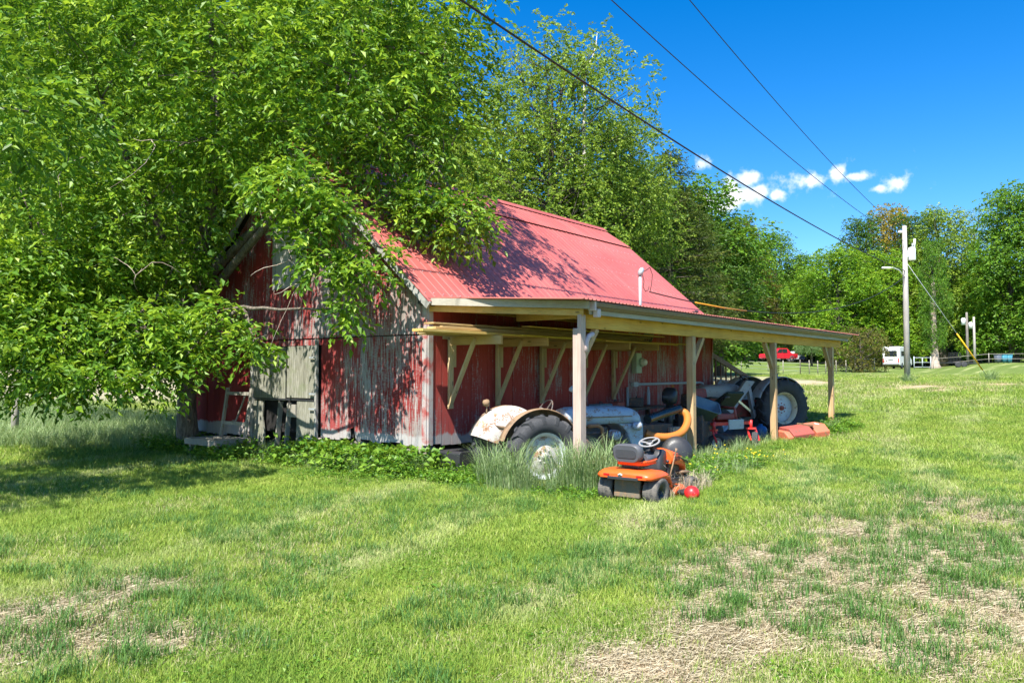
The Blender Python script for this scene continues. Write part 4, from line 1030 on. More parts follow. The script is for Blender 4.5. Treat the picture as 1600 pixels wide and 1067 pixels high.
for s in (-1, 1):
    wheel(zt_, 'drive_wheel', (-1.15, s*.52, .29), .29, .26, .15, M_steel, M_steel, 20, .01, s, M_rubber, True, .03, 5)
    MB().tube([(-.75, s*.3, .85), (-.6, s*.32, 1.15), (-.35, s*.3, 1.18), (-.3, s*.1, 1.17)], .022, 8).build('control_bar', M_black, zt_)
    MB().tube([(-.2, s*.36, .66), (-.25, s*.36, .92), (-.9, s*.36, .95)], .035, 8).build('guard_rail', M_dullred, zt_)
MB().box((-.8, 0, .86), (.5, .5, .12), None, .05).build('seat_cushion', M_dullred, zt_); MB().box((-1.04, 0, 1.12), (.12, .5, .5), (0, -.2, 0), .05).build('seat_back', M_dullred, zt_)
MB().box((-1.4, 0, .75), (.5, .5, .45), None, .06).lathe([(0, .28), (.17, .27), (.19, .1), (.19, 0)], (-1.4, 0, .95), 'z', 16).build('engine', M_engine, zt_)
MB().prism([(-1.25, .9), (-.55, 1.3), (-.5, 1.25), (-.9, .85)], .42, .95, 'y').build('grass_hood', worn('dark_green_canvas', (.035, .05, .035), None, 0, .8), zt_)
# blue jerry can hidden by the caster
x_, y_ = plan(1187, 19.4); mb = MB(); mb.lathe([(0, 0), (.15, 0), (.16, .02), (.16, .26), (.12, .32), (.05, .34), (.05, .38), (0, .38)], (0, 0, 0), 'z', 20); tag(mb.build('blue_bucket', worn('blue_plastic', (.02, .12, .30), None, 0, .4), None, (x_, y_, gzf(x_, y_))), 'blue plastic bucket between the caster wheel and third post', 'bucket')
# ---- second tractor, grey over red, with loader arms, tail to the right
C2 = Vector((21.75, 8.05, 0)); t2 = thing('tractor', 'grey and red tractor with big rear tyre behind the third lean-to post', 'tractor', (C2.x, C2.y, gzf(C2.x, C2.y)-.16), R(150))
wheel(t2, 'rear_wheel', (0, .80, .78), .78, .40, .44, M_rimtan, M_wheelgrey, 17, .045, 1, dish=-.02, nuts=8, m_nut=M_dullred)
wheel(t2, 'rear_wheel', (0, -.80, .78), .78, .40, .44, M_rimtan, M_wheelgrey, 17, .045, -1, dish=-.02, m_nut=M_dullred)
for s in (-1, 1):
    mb = MB(); mb.lathe([(.86, -.2), (.875, -.1), (.875, .12), (.86, .2), (.845, .2), (.86, .1), (.86, -.1), (.845, -.2), (.86, -.2)], (0, s*.70, .78), 'y', 18, R(20), R(150)); mb.build('fender', M_greypaint, t2)
MB().box((.5, 0, .75), (1.3, .42, .48), None, .06).tube([(0, -.7, .78), (0, .7, .78)], .13, 12).build('transmission', M_dullred, t2)
MB().box((1.5, 0, .80), (.9, .40, .5), None, .04).build('engine', M_dullred, t2)
mb = MB(); mb.loft([hood_ring(.95, .5, 1.40, 1.08), hood_ring(1.1, .52, 1.43, 1.07), hood_ring(2.1, .52, 1.40, 1.05), hood_ring(2.25, .48, 1.32, 1.05)]); mb.build('hood', M_greypaint, t2)
MB().box((2.22, 0, .8), (.10, .46, .62), None, .02).build('grille', M_greypaint, t2)
steering(t2, (.55, 0, 1.50), .22, R(-55), M_black, .014); MB().tube([(1.0, 0, 1.2), (.56, 0, 1.48)], .03, 8).build('steering_column', M_dullred, t2)
MB().box((-.05, 0, 1.14), (.42, .46, .10), None, .04).box((-.26, 0, 1.34), (.08, .46, .34), (0, -.15, 0), .03).build('seat', M_dullred, t2)
for s in (-1, 1):
    wheel(t2, 'front_wheel', (1.95, s*.68, .40), .40, .20, .23, M_steel, M_wheelgrey, 0, side=s, dish=.02, nuts=6)
    MB().prism([(.75, 1.52), (1.05, 1.55), (2.05, .40), (1.80, .34)], s*.58-.06, s*.58+.06, 'y').build('loader_arm', M_greypaint, t2, bev=.015)
    MB().bar((.72, s*.55, .5), (.95, s*.55, 1.46), .12, .10).build('loader_upright', M_greypaint, t2)
    MB().bar((.95, s*.66, .7), (1.45, s*.66, 1.06), .06, .06).build('lift_cylinder', M_chrome, t2)
MB().tube([(-.15, .42, 1.2), (-.18, .42, 1.72)], .03, 8).build('roll_post', M_greypaint, t2)
mb = MB()
for k in range(5): mb.tube([(-.2+.05*math.cos(a), .42+.06*math.sin(a), 1.72+.05*k+.008*a) for a in np.linspace(0, 6.0, 12)], .008, 5)
mb.build('spring', M_blackiron, t2)['kind'] = 'stuff'
MB().bar((-.3, -.3, .55), (-1.0, -.3, .5), .06, .08).bar((-.3, .3, .55), (-1.0, .3, .5), .06, .08).build('lower_links', M_dullred, t2)
mb = MB(); rl = random.Random(2)
for k in range(7): mb.tube([(.1+.05*rl.random(), -.75+.2*k, 1.62+.03*rl.random()), (.5, -.7+.2*k, 1.64)], .03, 6)
# ---- orange flail deck on the grass
cx_, cy_ = 19.7, 6.3
fc = thing('mower_deck', 'sun-faded orange mower deck lying in the weeds by the third post', 'mower deck', (cx_, cy_, gzf(cx_, cy_)+.06), rot=(R(8), R(-4), R(-28)))
fc.scale = (.66, .8, .8)
MB().prism([(-.42, 0), (.42, 0), (.40, .22), (.22, .36), (-.18, .38), (-.42, .2)], .25, .92, 'x').build('deck_shell', M_rustorange, fc, bev=.02)
MB().prism([(-.42, 0), (.42, 0), (.40, .22), (.22, .34), (-.18, .36), (-.42, .2)], -.85, .16, 'x').build('deck_shell', M_dullred, fc, bev=.02)
MB().prism([(-.46, 0), (.38, .0), (.30, .26), (-.25, .30), (-.46, .16)], -1.15, -.9, 'x').build('end_plate', M_rustorange, fc, bev=.02)
MB().bar((.2, -.3, .40), (.2, .35, .33), .07, .05).build('brace_bar', M_rustbrown, fc); MB().box((.62, -.1, .385), (.06, .16, .01), (0, 0, .3)).build('decal', M_white, fc)
# floor of the lean-to: packed dirt with rubber mats
mb = MB(); pts = [(10.4, 6.75), (24.2, 6.75), (24.2, 9.4), (10.4, 9.4)]; nxx, nyy = 40, 8
vs = []; fs = []
for i in range(nxx+1):
    for j in range(nyy+1): x_ = 10.4+13.8*i/nxx; y_ = 6.75+2.75*j/nyy; vs.append((x_, y_, gzf(x_, y_)+.012))
for i in range(nxx):
    for j in range(nyy): q = i*(nyy+1)+j; fs.append((q, q+nyy+1, q+nyy+2, q+1))
mb.add(vs, fs); t = NT('packed_dirt'); n_ = t.noise(t.pos(), 5, 6, .7); t.bump(n_, .6, .03); md = t.fin(t.mix(n_, (.07, .055, .045), (.20, .16, .12)), .95); dirt = mb.build('dirt_floor', md); dirt['kind'] = 'structure'
# ------------------------------------------------------------------ poles, wires, vehicles, fences
def pole(name, label, px, d, h, r_, m, lean=0.0):
    x, y = plan(px, d); p = thing(name, label, 'utility pole', (x, y, gzf(x, y))); p.rotation_euler = (0, lean, 0)
    MB().tube([(0, 0, -.4), (0, 0, h*.5), (0, 0, h)], [r_*1.15, r_, r_*.78], 14).build('pole_shaft', m, p); return p, x, y
PD = 44.0; zb_ = gzf(*plan(1417, PD)); ph = zat(352, PD)-zb_
up, ux, uy = pole('utility_pole', 'tall pale wooden utility pole with transformer and lamp on the lawn', 1417, PD, ph, .15, M_polewood)
rx = Vector((SA, -CA, 0)); fwd = Vector((CA, SA, 0))
up.rotation_euler = (0, 0, CAM_A-R(90))       # local x to the right of the view, y away
mb = MB(); mb.lathe([(0, 0), (.19, .01), (.20, .05), (.20, .68), (.17, .74), (.06, .78), (0, .78)], (.40, 0, ph-2.0), 'z', 18); tf = mb.build('transformer', M_whitepaint, up)
MB().tube([(.44, 0, ph-1.25), (.44, 0, ph-1.0)], [.05, .035], 8).build('bushing', M_steel, tf); MB().box((.2, 0, ph-1.6), (.18, .1, .4)).build('bracket', M_steel, tf)
MB().tube([(.55, 0, ph-1.25), (.58, 0, ph-.75)], [.06, .06], 8).build('cutout_fuse', M_whitepaint, up)
mb = MB(); mb.tube([(-.1, 0, ph-2.9), (-.35, 0, ph-2.55), (-.7, 0, ph-2.42), (-1.0, 0, ph-2.40)], .03, 8); al = mb.build('lamp_arm', M_steel, up)
MB().box((-1.1, 0, ph-2.42), (.5, .16, .10), None, .04).build('lamp_head', M_whitepaint, al)
mb = MB(); mb.lathe([(0, -.12), (.06, -.1), (.09, 0), (.06, .1), (0, .12)], (-.25, 0, ph-.35), 'x', 12); mb.tube([(-.25, 0, ph-.35), (0, 0, ph-.3)], .025, 6); mb.build('insulator', M_whitepaint, up)
def wire(name, label, A, Bv, sag, r_, m=None, n=40):
    A, Bv = Vector(A), Vector(Bv); pts = [A.lerp(Bv, i/n)-Vector((0, 0, sag*4*(i/n)*(1-i/n))) for i in range(n+1)]
    return tag(MB().tube(pts, r_, 6).build(name, m or M_wire), label, 'wire')
Pz = Vector((ux, uy, zb_))
def through(A, px, py, d, ext):     # a point further along the run of the wire, past where it leaves the picture
    x, y = plan(px, d); q = Vector((x, y, zat(py, d)+.9*4/ext*(1-1/ext))); return A+(q-A)*ext
A1 = Pz+Vector((0, 0, ph-2.6)); wire('overhead_cable', 'thick black overhead cable crossing in front of the airy tree', A1, through(A1, 715, -12, 13.5, 1.45), .9, .022)
A2 = Pz+Vector((0, 0, ph-.9)); wire('overhead_wire', 'thin overhead wire in the middle of the three in the sky', A2, through(A2, 955, -12, 16, 1.5), .9, .012)
A3 = Pz+Vector((0, 0, ph-.2))-rx*.25; wire('overhead_wire', 'topmost thin overhead wire in the open blue sky', A3, through(A3, 1080, -12, 18, 1.6), .9, .012)
A4 = Pz+Vector((0, 0, ph-2.9)); E4 = Vector((MS.x+.48, MS.y, 2.9+.86)); wire('service_cable', 'black service cable from the roof mast to the utility pole', E4, A4, 1.2, .016)
q0, q1 = E4.lerp(A4, .085)-Vector((0, 0, 1.2*4*.085*.915)), E4.lerp(A4, .21)-Vector((0, 0, 1.2*4*.21*.79)); qm = E4.lerp(A4, .147)-Vector((0, 0, 1.2*4*.147*.853))
tag(MB().tube([q0, qm, q1], .02, 8).build('cable_sleeve', M_wireyel), 'yellow sleeve on the service cable beside the barn roof', 'cable sleeve')
gx_, gy_ = plan(1546, 46); gb = Vector((gx_, gy_, gzf(gx_, gy_))); A5 = Pz+Vector((0, 0, ph-2.0)); 
tag(MB().tube([A5, gb], .014, 5).build('guy_wire', M_steel), 'steel guy wire slanting down from the utility pole', 'wire')
tag(MB().tube([gb.lerp(A5, .09), gb.lerp(A5, .40)], .04, 8).build('guy_guard', M_yellow), 'yellow plastic guard on the guy wire', 'guy guard')
for (px, d, pt, lab) in ((1512, 98, 488, 'dark slim utility pole left of the twin in the far trees'), (1523, 104, 495, 'pale slim utility pole right of the twin in the far trees')):
    x, y = plan(px, d); h = zat(pt, d)-gzf(x, y); p, _, _ = pole('utility_pole', lab, px, d, h, .16, M_poledark if px < 1515 else M_polewood, -.02)
    MB().lathe([(0, 0), (.25, 0), (.25, .8), (.1, .9), (0, .9)], (-.45*SA, .45*CA, h-1.6), 'z', 12).build('transformer', M_whitepaint, p)
for (px, d, s, lab) in ((1418, 43.4, .75, 'grass tuft round the foot of the tall utility pole'), (1547, 45.6, .9, 'grass tuft at the guy wire anchor')):
    TUFTS_FAR = globals().setdefault('TUFTS_FAR', []); TUFTS_FAR.append((px, d, s, lab))
# vehicles
def car(name, label, cat, px, d, rz, body, wheels, m, windows, width, lamps=()):
    x, y = plan(px, d); v = thing(name, label, cat, (x, y, gzf(x, y)+.02), rz)
    bo_ = MB(); w = width
    if isinstance(body, dict):
        bo_.prism(body['low'], -w/2, w/2, 'y')
        lo, hi = body['cab']; n = len(lo)
        b_ = bo_.build('body', m, v, bev=.07)
        cb = MB(); vs = [(p[0], -w/2+.06, p[1]) for p in lo]+[(p[0], -w/2+.2, p[1]) for p in hi]+[(p[0], w/2-.06, p[1]) for p in lo]+[(p[0], w/2-.2, p[1]) for p in hi]
        cb.add(vs, [(0, 1, 3, 2), (4, 6, 7, 5), (0, 2, 6, 4), (1, 5, 7, 3), (2, 3, 7, 6), (0, 4, 5, 1)]); cb.build('cab', m, v, bev=.05)
    else:
        bo_.prism(body, -w/2, w/2, 'y'); bo_.build('body', m, v, bev=.09)
    for q in windows: q.build('window', M_glass, v)
    for wx, wr in wheels:
        for s in (-1, 1): 
            o = MB().lathe([(0, -.02), (wr*.6, -.02), (wr*.62, -.05), (wr*.62, .05), (0, .05)], (0, 0, 0), 'y', 16).build('wheel', M_chrome, v, (wx, s*(w/2-.06), wr)); MB().lathe([(wr*.6, -.1), (wr*.9, -.11), (wr, -.07), (wr, .07), (wr*.9, .11), (wr*.6, .1)], (0, 0, 0), 'y', 20).build('tyre', M_rubber, o)
    for l_, lm in lamps: l_.build('lamp', lm, v)
    return v
vd = 98
van_b = [(-2.9, .45), (-2.95, 1.2), (-2.85, 2.55), (-2.6, 2.72), (1.2, 2.72), (1.75, 2.3), (2.25, 1.45), (3.0, 1.15), (3.05, .5), (2.6, .35), (-2.6, .35)]
van_a = CAM_A-math.atan((1405-800)/FPX)
car('white_van', 'white high-roof van seen from behind left of the utility pole', 'van', 1402, vd, van_a-R(14), van_b, ((-1.85, .36), (1.95, .36)), M_whitepaint,
    [MB().prism([(-.72, 1.5), (.72, 1.5), (.66, 2.2), (-.66, 2.2)], -2.97, -2.88, 'x'), MB().prism([(.9, 1.55), (1.85, 1.55), (1.5, 2.2), (.9, 2.2)], -1.02, -.985, 'y'), MB().prism([(-2.2, 1.55), (.6, 1.55), (.6, 2.15), (-2.2, 2.15)], -1.012, -.985, 'y')],
    2.0, [(MB().box((-2.96, s*.88, 1.0), (.05, .12, .5)), M_lampred) for s in (-1, 1)]+[(MB().box((-2.97, 0, .50), (.12, 1.9, .14)), M_black), (MB().box((-2.98, 0, 1.1), (.02, .5, .14)), M_greyplastic)])
pk = {'low': [(-2.7, .55), (-2.72, 1.16), (-.95, 1.18), (-.9, 1.2), (1.1, 1.2), (2.55, 1.1), (2.7, .9), (2.68, .5), (2.2, .4), (-2.3, .42)], 'cab': ([(-1.7, 1.15), (1.25, 1.18)], [(-1.0, 1.92), (.5, 1.92)])}
def pwin(poly, w): return MB().prism(poly, -w/2+.02, -w/2+.13, 'y')
car('red_pickup', 'red pickup truck on the far drive seen between lean-to posts', 'pickup', 1216, 112, CAM_A-R(90)+R(200), pk, ((-1.65, .42), (1.75, .42)), M_carred,
    [MB().prism([(-.85, 1.26), (-.02, 1.26), (-.02, 1.8), (-.80, 1.8)], s*.93-.07, s*.93+.03, 'y') for s in (-1, 1)]+[MB().prism([(.08, 1.26), (.95, 1.26), (.48, 1.8), (.08, 1.8)], s*.93-.07, s*.93+.02, 'y') for s in (-1, 1)], 1.95)
sv = {'low': [(-2.3, .5), (-2.32, 1.0), (1.1, 1.05), (2.2, .92), (2.3, .5), (-2.0, .38)], 'cab': ([(-2.25, 1.0), (1.1, 1.03)], [(-2.0, 1.68), (.3, 1.68)])}
car('silver_car', 'silver car parked behind the red pickup on the far drive', 'car', 1238, 117, CAM_A-R(90)+R(205), sv, ((-1.4, .36), (1.45, .36)), M_carsilver, [MB().prism([(-1.9, 1.12), (.6, 1.12), (.2, 1.58), (-1.85, 1.58)], s*.87-.05, s*.87+.02, 'y') for s in (-1, 1)], 1.85)
car('black_car', 'black car at the right end of the parked cars on the far drive', 'car', 1257, 118, CAM_A-R(90)+R(230), sv, ((-1.4, .36), (1.45, .36)), M_carblack, [MB().prism([(-1.9, 1.12), (.6, 1.12), (.2, 1.58), (-1.85, 1.58)], s*.87-.05, s*.87+.02, 'y') for s in (-1, 1)], 1.8)
# far drive
mb = MB(); vs = []; fs = []
for k in range(31):
    px = 1105+k*8; 
    for d in (111, 120): x, y = plan(px, d); vs.append((x, y, gzf(x, y)+.04))
for k in range(30): fs.append((2*k, 2*k+2, 2*k+3, 2*k+1))
mb.add(vs, fs); dv = mb.build('gravel_drive', M_gravel); dv['kind'] = 'structure'
# fences
def fence(name, label, pts, post_h, rails, m_post, m_rail, rail_r=.03, every=None, cat='fence'):
    x0, y0 = pts[0]; f_ = thing(name, label, cat, (x0, y0, gzf(x0, y0))); z0 = gzf(x0, y0); P = []
    for i in range(len(pts)-1):
        a, b = Vector(pts[i]), Vector(pts[i+1]); n = max(1, round((b-a).length/(every or 3)))
        for k in range(n+(1 if i == len(pts)-2 else 0)): P.append(a.lerp(b, k/n))
    for p in P: MB().tube([(p.x-x0, p.y-y0, gzf(p.x, p.y)-z0-.2), (p.x-x0, p.y-y0, gzf(p.x, p.y)-z0+post_h)], .045, 7).build('post', m_post, f_)
    for h in rails: MB().tube([(p.x-x0, p.y-y0, gzf(p.x, p.y)-z0+h) for p in P], rail_r, 5).build('rail', m_rail, f_)
    return f_
fence('wire_fence', 'wire fence with thin posts in front of the far drive', [plan(1120, 88), plan(1200, 80), plan(1250, 70)], 1.25, (.3, .65, 1.0), M_oldwood, M_steel, .012, 5)
fence('wire_fence', 'darker wire fence from the corner post towards the pipe gate', [plan(1250, 70), plan(1290, 76), plan(1336, 82)], 1.3, (.25, .5, .75, 1.1), M_oldwood, M_blackiron, .018, 3)
def gate(name, label, pxa, pxb, d, h, bars, m):
    a, b = plan(pxa, d), plan(pxb, d); g_ = thing(name, label, 'gate', (a[0], a[1], gzf(*a))); dx, dy = b[0]-a[0], b[1]-a[1]
    for k in range(bars): z = .25+(h-.25)*k/(bars-1); MB().tube([(0, 0, z), (dx, dy, z)], .035, 7).build('rail', m, g_)
    for t in (0, .5, 1): MB().tube([(dx*t, dy*t, -.1 if t != .5 else .25), (dx*t, dy*t, h+(.15 if t != .5 else 0))], .055, 8).build('post', m, g_)
    return g_
gate('pipe_gate', 'pale pipe gate left of the white van', 1336, 1366, 84, 1.3, 4, M_conduit)
g2 = gate('pipe_gate', 'pale pipe gate right of the utility pole', 1428, 1454, 90, 1.35, 3, M_conduit)
fence('wire_fence', 'thin wire fence in front of the trees right of the pole', [plan(1458, 92), plan(1545, 94), plan(1620, 92)], 1.3, (.6, 1.2), M_oldwood, M_oldwood, .025, 7)
# flatbed trailer with wire cage
x, y = plan(1494, 89); tl = thing('flatbed_trailer', 'dark flatbed trailer with a mesh ramp in front of the trees', 'trailer', (x, y, gzf(x, y)), CAM_A-R(90))
MB().box((0, 0, .55), (3.0, 1.6, .14)).build('bed', M_blackiron, tl)
for k in range(9): MB().box((-1.3+.17*k, -.8, 1.15), (.03, .03, 1.1)).build('mesh_bar', M_blackiron, tl)
for z in (.75, 1.1, 1.45, 1.7): MB().box((-.62, -.8, z), (1.4, .025, .03)).build('mesh_bar', M_blackiron, tl)
for s in (-.3, .4): MB().lathe([(0, -.08), (.2, -.1), (.33, -.08), (.33, .08), (.2, .1), (0, .08)], (s, -.85, .33), 'y', 16).build('tyre', M_rubber, tl)
MB().bar((1.5, 0, .5), (2.7, 0, .45), .1, .1).build('drawbar', M_blackiron, tl)
for (px, m, lab) in ((1559, M_bin, 'grey wheelie bin in front of the far trees'), (1568, M_binb, 'blue wheelie bin next to the grey one'), (1576, M_binb, 'blue wheelie bin at the right end of the three')):
    x, y = plan(px, 96); b_ = thing('wheelie_bin', lab, 'bin', (x, y, gzf(x, y)), CAM_A+.2, 'wheelie bins by the far fence')
    MB().loft([[(x_, y_, z) for x_, y_ in rrect(0, 0, w_, w_, .05, 2)] for z, w_ in ((.05, .48), (.98, .62))]).build('bin_body', m, b_)
    MB().box((0, 0, 1.02), (.68, .68, .08), (0, .06, 0), .03).build('lid', m, b_); MB().lathe([(0, -.28), (.1, -.28), (.1, -.22)], (.25, 0, .1), 'y', 10).build('wheel', M_rubber, b_)
# old fence post at the far left
x, y = plan(25, 19.2); fp_ = thing('fence_post', 'single dark fence post standing at the far left field edge', 'post', (x, y, gzf(x, y)))
MB().tube([(0, 0, -.2), (.02, 0, .7), (0, .02, 1.45)], [.09, .085, .08], 9).build('post_shaft', M_oldwood, fp_); MB().tube([(.09, 0, 1.1), (-.09, 0, 1.1)], .008, 5).build('staple', M_steel, fp_)
# ------------------------------------------------------------------ foliage
def rot_frames(fwd, up, rng):
    """orthonormal frames: forward, side, normal arrays"""
    f = fwd/np.linalg.norm(fwd, axis=1, keepdims=True)
    s = np.cross(f, up); n = np.linalg.norm(s, axis=1, keepdims=True); s = np.where(n > 1e-4, s/np.maximum(n, 1e-4), np.array([1., 0, 0]))
    return f, s, np.cross(s, f)
def leaf_quads(base, fwd, up, ln, wd, fold=.25):
    """one folded diamond per leaf"""
    f, s, n = rot_frames(fwd, up, None)
    ln = ln[:, None]; wd = wd[:, None]
    tip = base+f*ln-n*ln*.12
    mid = base+f*ln*.45
    a = mid+s*wd*.5+n*wd*fold; b = mid-s*wd*.5+n*wd*fold
    V = np.stack([base, a, tip, b], 1).reshape(-1, 3)
    F = np.arange(len(V)).reshape(-1, 4)
    return V, F
def lobe_points(lobes, n, rng, shell=.55):
    """points through a set of ellipsoids, crowded towards their surfaces; returns points and outward directions"""
    vol = np.array([max(l[3]*l[4]*l[5], .01)**(2/3) for l in lobes]); k = rng.choice(len(lobes), n, p=vol/vol.sum())
    Lb = np.array(lobes)[k]
    u = rng.normal(size=(n, 3)); u /= np.linalg.norm(u, axis=1, keepdims=True)
    r = shell+(1-shell)*rng.random(n)**.6
    r = np.where(rng.random(n) < .25, rng.random(n)**.5, r)
    wob = 1+.18*np.sin(u[:, 0]*5+k)+.14*np.sin(u[:, 1]*7+2*k)
    P = Lb[:, :3]+u*Lb[:, 3:6]*(r*wob)[:, None]
    return P, u
def sprigs(P, U, per, length, leaf, rng, droop=.5, wratio=.45):
    """leafy twigs: per leaves strung along a drooping line from each point"""
    n = len(P); d = U*.7+rng.normal(size=(n, 3))*.55; d[:, 2] = d[:, 2]*.6-droop*.4
    d /= np.linalg.norm(d, axis=1, keepdims=True)
    t = np.linspace(.1, 1, per)[None, :, None]
    base = P[:, None, :]+d[:, None, :]*length*t; base[:, :, 2] -= (droop*length*t[:, :, 0]**2)
    side = np.cross(d, np.array([0, 0, 1.])); side /= np.maximum(np.linalg.norm(side, axis=1, keepdims=True), 1e-3)
    sg = np.where(np.arange(per) % 2 == 0, 1., -1.)[None, :, None]
    fw = d[:, None, :]*.7+side[:, None, :]*sg*.8+rng.normal(size=(n, per, 3))*.35; fw[:, :, 2] -= .35*droop+.1
    up = np.array([0, 0, 1.])+rng.normal(size=(n, per, 3))*.65
    m = n*per; ln = leaf*rng.uniform(.5, 1.35, m)
    V, F = leaf_quads(base.reshape(-1, 3), fw.reshape(-1, 3), up.reshape(-1, 3), ln, ln*wratio*rng.uniform(.8, 1.2, m))
    tint = np.clip(np.repeat(rng.normal(.46, .25, n), per)+rng.normal(0, .16, m), 0, 1)
    return V, F, np.repeat(tint, 4)
def join(parts):
    V = []; F = []; T = []; k = 0
    for v, f, t in parts: V.append(v); F.append(f+k); T.append(t); k += len(v)
    return np.concatenate(V), np.concatenate(F), np.concatenate(T)
def limb(mb, p0, p1, r0, r1, rng, n=6, wob=.12, seg=6, sag=0.0):
    p0 = np.array(p0, float); p1 = np.array(p1, float); ln = np.linalg.norm(p1-p0); pts = []
    off = rng.normal(size=3)*wob*ln
    for i in range(seg+1):
        t = i/seg; b = math.sin(math.pi*t)
        p = p0*(1-t)+p1*t+off*b*.5+rng.normal(size=3)*wob*ln*.06*(0 if i in (0, seg) else 1); p[2] += sag*b*ln
        pts.append(p)
    mb.tube(pts, [r0+(r1-r0)*(i/seg)**.8 for i in range(seg+1)], n)
    return pts
def crown_obj(name, V, F, T, mat, parent, loc=(0, 0, 0)):
    return obj(name, np_mesh(name, V, F, False, {'tint': T}), mat, parent, loc)

# ---- the big tree in front of the gable
rt = np.random.default_rng(21)
TX, TY = plan(294, 17.3); TZ = gzf(TX, TY)
FL = []    # lobes in world space
def lob(px, py, d, r, rz=None, ry=None):
    x, y = plan(px, d); FL.append((x, y, zat(py, d), r, ry or r, rz or r))
for a in [(150, 150, 16, 2.9), (380, 110, 15.2, 2.5, 2.1), (545, 110, 15.2, 2.1), (655, 150, 15.6, 1.35, 1.9), (690, 80, 15.8, .9, 1.8), (690, 255, 15.2, .85, 1.1), (715, 340, 14.9, .6, .5), (600, 220, 15.2, 1.2, .9), (640, 320, 14.9, .5, .4),
          (40, 330, 15.5, 2.3, 1.9), (230, 310, 16, 1.9, 1.5), (480, 200, 14.4, 1.1, .7), (90, 515, 14.2, 1.15, .6), (230, 515, 14.6, 1.0, .6), (10, 440, 14.5, 1.2, .8), (345, 485, 14.4, .4, .3), (150, 582, 13.6, .8, .28), (40, 585, 13.6, .8, .26), (250, 580, 13.9, .5, .25),
          (395, 530, 14.0, .32, .35), (300, 545, 14.2, .45, .25), (505, 325, 13.2, .62, .32), (450, 285, 13.4, .7, .38), (560, 415, 13.0, .36, .18), (500, 400, 13.0, .35, .2), (590, 385, 13.2, .25, .12), (540, 480, 13.0, .1, .15), (470, 360, 13.1, .3, .2),
          (330, 210, 15, 1.3, .9), (120, 420, 15, 1.2, .7), (270, 410, 15.8, .6, .4),
          (300, -140, 16, 3.2), (600, -60, 16, 2.4), (40, -80, 16.5, 3.2), (200, 120, 20, 3.0), (470, 60, 19, 2.6), (60, 200, 20, 3.0)]:
    lob(*a)
FP, FU = lobe_points(FL, 13500, rt, .6)
near = [l for l in FL if l[3] < 1.25 and l[2] < 5.5]
FP2, FU2 = lobe_points(near, 2500, rt, .4); FP = np.concatenate([FP, FP2]); FU = np.concatenate([FU, FU2])
ft = thing('leafy_tree', 'big leafy green tree overhanging the gable end of the barn', 'tree', (TX, TY, TZ))
o0 = np.array([TX, TY, TZ])
keep = ~((FP[:, 0] > 9.3) & (FP[:, 1] > 9.3) & (FP[:, 1] < 17.6) & (FP[:, 2] < np.array([prof(q)+.25 if 9.3 < q < 17.6 else 0 for q in FP[:, 1]])))
keep &= FP[:, 2] > 1.0
FP, FU = FP[keep], FU[keep]
V, F, T = sprigs(FP-o0, FU, 8, .42, .15, rt, .5, .47)
crown_obj('crown', V, F, T, LM['front'], ft)
mb = MB(); k = np.array([TX, TY, 0])
pts = [(0, 0, -.2), (.02, 0, .15), (.0, .03, 1.0), (-.05, .02, 1.9), (.05, .08, 2.7), (0, .0, 3.6)]
mb.tube(pts, [.36, .25, .20, .19, .20, .17], 12)
for a in range(5):
    an = a*1.26+.3; mb.tube([(0, 0, .25), (.22*math.cos(an), .22*math.sin(an), .05), (.5*math.cos(an), .5*math.sin(an), -.12)], [.13, .10, .04], 7)
mb.tube([(.28, .45, -.2), (.25, .42, .3), (.30, .45, 1.2), (.2, .6, 2.2), (.4, .9, 3.8), (.3, 1.0, 5.5)], [.24, .17, .15, .14, .12, .08], 9)
hubs = []
for (px, py, d, z0) in ((600, 190, 15.4, 3.3), (470, 260, 14.2, 2.9), (330, 120, 15.6, 3.5), (150, 150, 16, 3.4), (70, 380, 15.2, 2.5), (210, 500, 14.8, 1.9), (380, 480, 14.4, 2.2), (200, 60, 19, 3.3), (300, -100, 16, 3.5), (560, 60, 16, 3.5)):
    x, y = plan(px, d); hb_ = np.array([x, y, zat(py, d)])-o0
    limb(mb, (0, .02, z0), hb_, .115, .05, rt, 8, .09, 7); hubs.append(hb_)
for l in FL:
    c_ = np.array(l[:3])-o0; st0 = min(hubs, key=lambda h: np.linalg.norm(h-c_))
    limb(mb, st0, c_, .045, .015, rt, 6, .10)
    for q in range(4):
        u = rt.normal(size=3); u /= np.linalg.norm(u); e = c_+u*np.array(l[3:6])*.85
        limb(mb, c_, e, .018, .005, rt, 5, .12, 4)
mb.build('trunk', M_bark, ft)
# its neighbour, just left of the picture, whose boughs shade the lawn
NL = [(2.4, 11.4, 5.6, 1.1, 1.1, .8), (.4, 11.8, 5.8, 1.4, 1.4, 1.0), (-1.6, 11.4, 5.6, 1.3, 1.3, .9), (3.9, 11.2, 5.2, .8, .8, .55), (-.8, 13.2, 7.2, 1.8, 1.8, 1.4)]
nb = thing('leafy_tree', 'leafy green tree just left of the picture, shading the lawn', 'tree', (-1.2, 13.0, gzf(-1.2, 13.0))); n0_ = np.array([-1.2, 13.0, gzf(-1.2, 13.0)])
NP_, NU_ = lobe_points(NL, 1700, rt, .5); V, F, T = sprigs(NP_-n0_, NU_, 8, .42, .15, rt, .5, .47); crown_obj('crown', V, F, T, LM['front'], nb)
m2 = MB(); m2.tube([(0, 0, -.2), (.05, 0, 1.5), (0, .1, 3.2), (.1, .1, 5.0)], [.3, .2, .17, .12], 10)
for l in NL: limb(m2, (.02, .08, 4.0), np.array(l[:3])-n0_, .08, .015, rt, 6, .08)
m2.build('trunk', M_bark, nb)
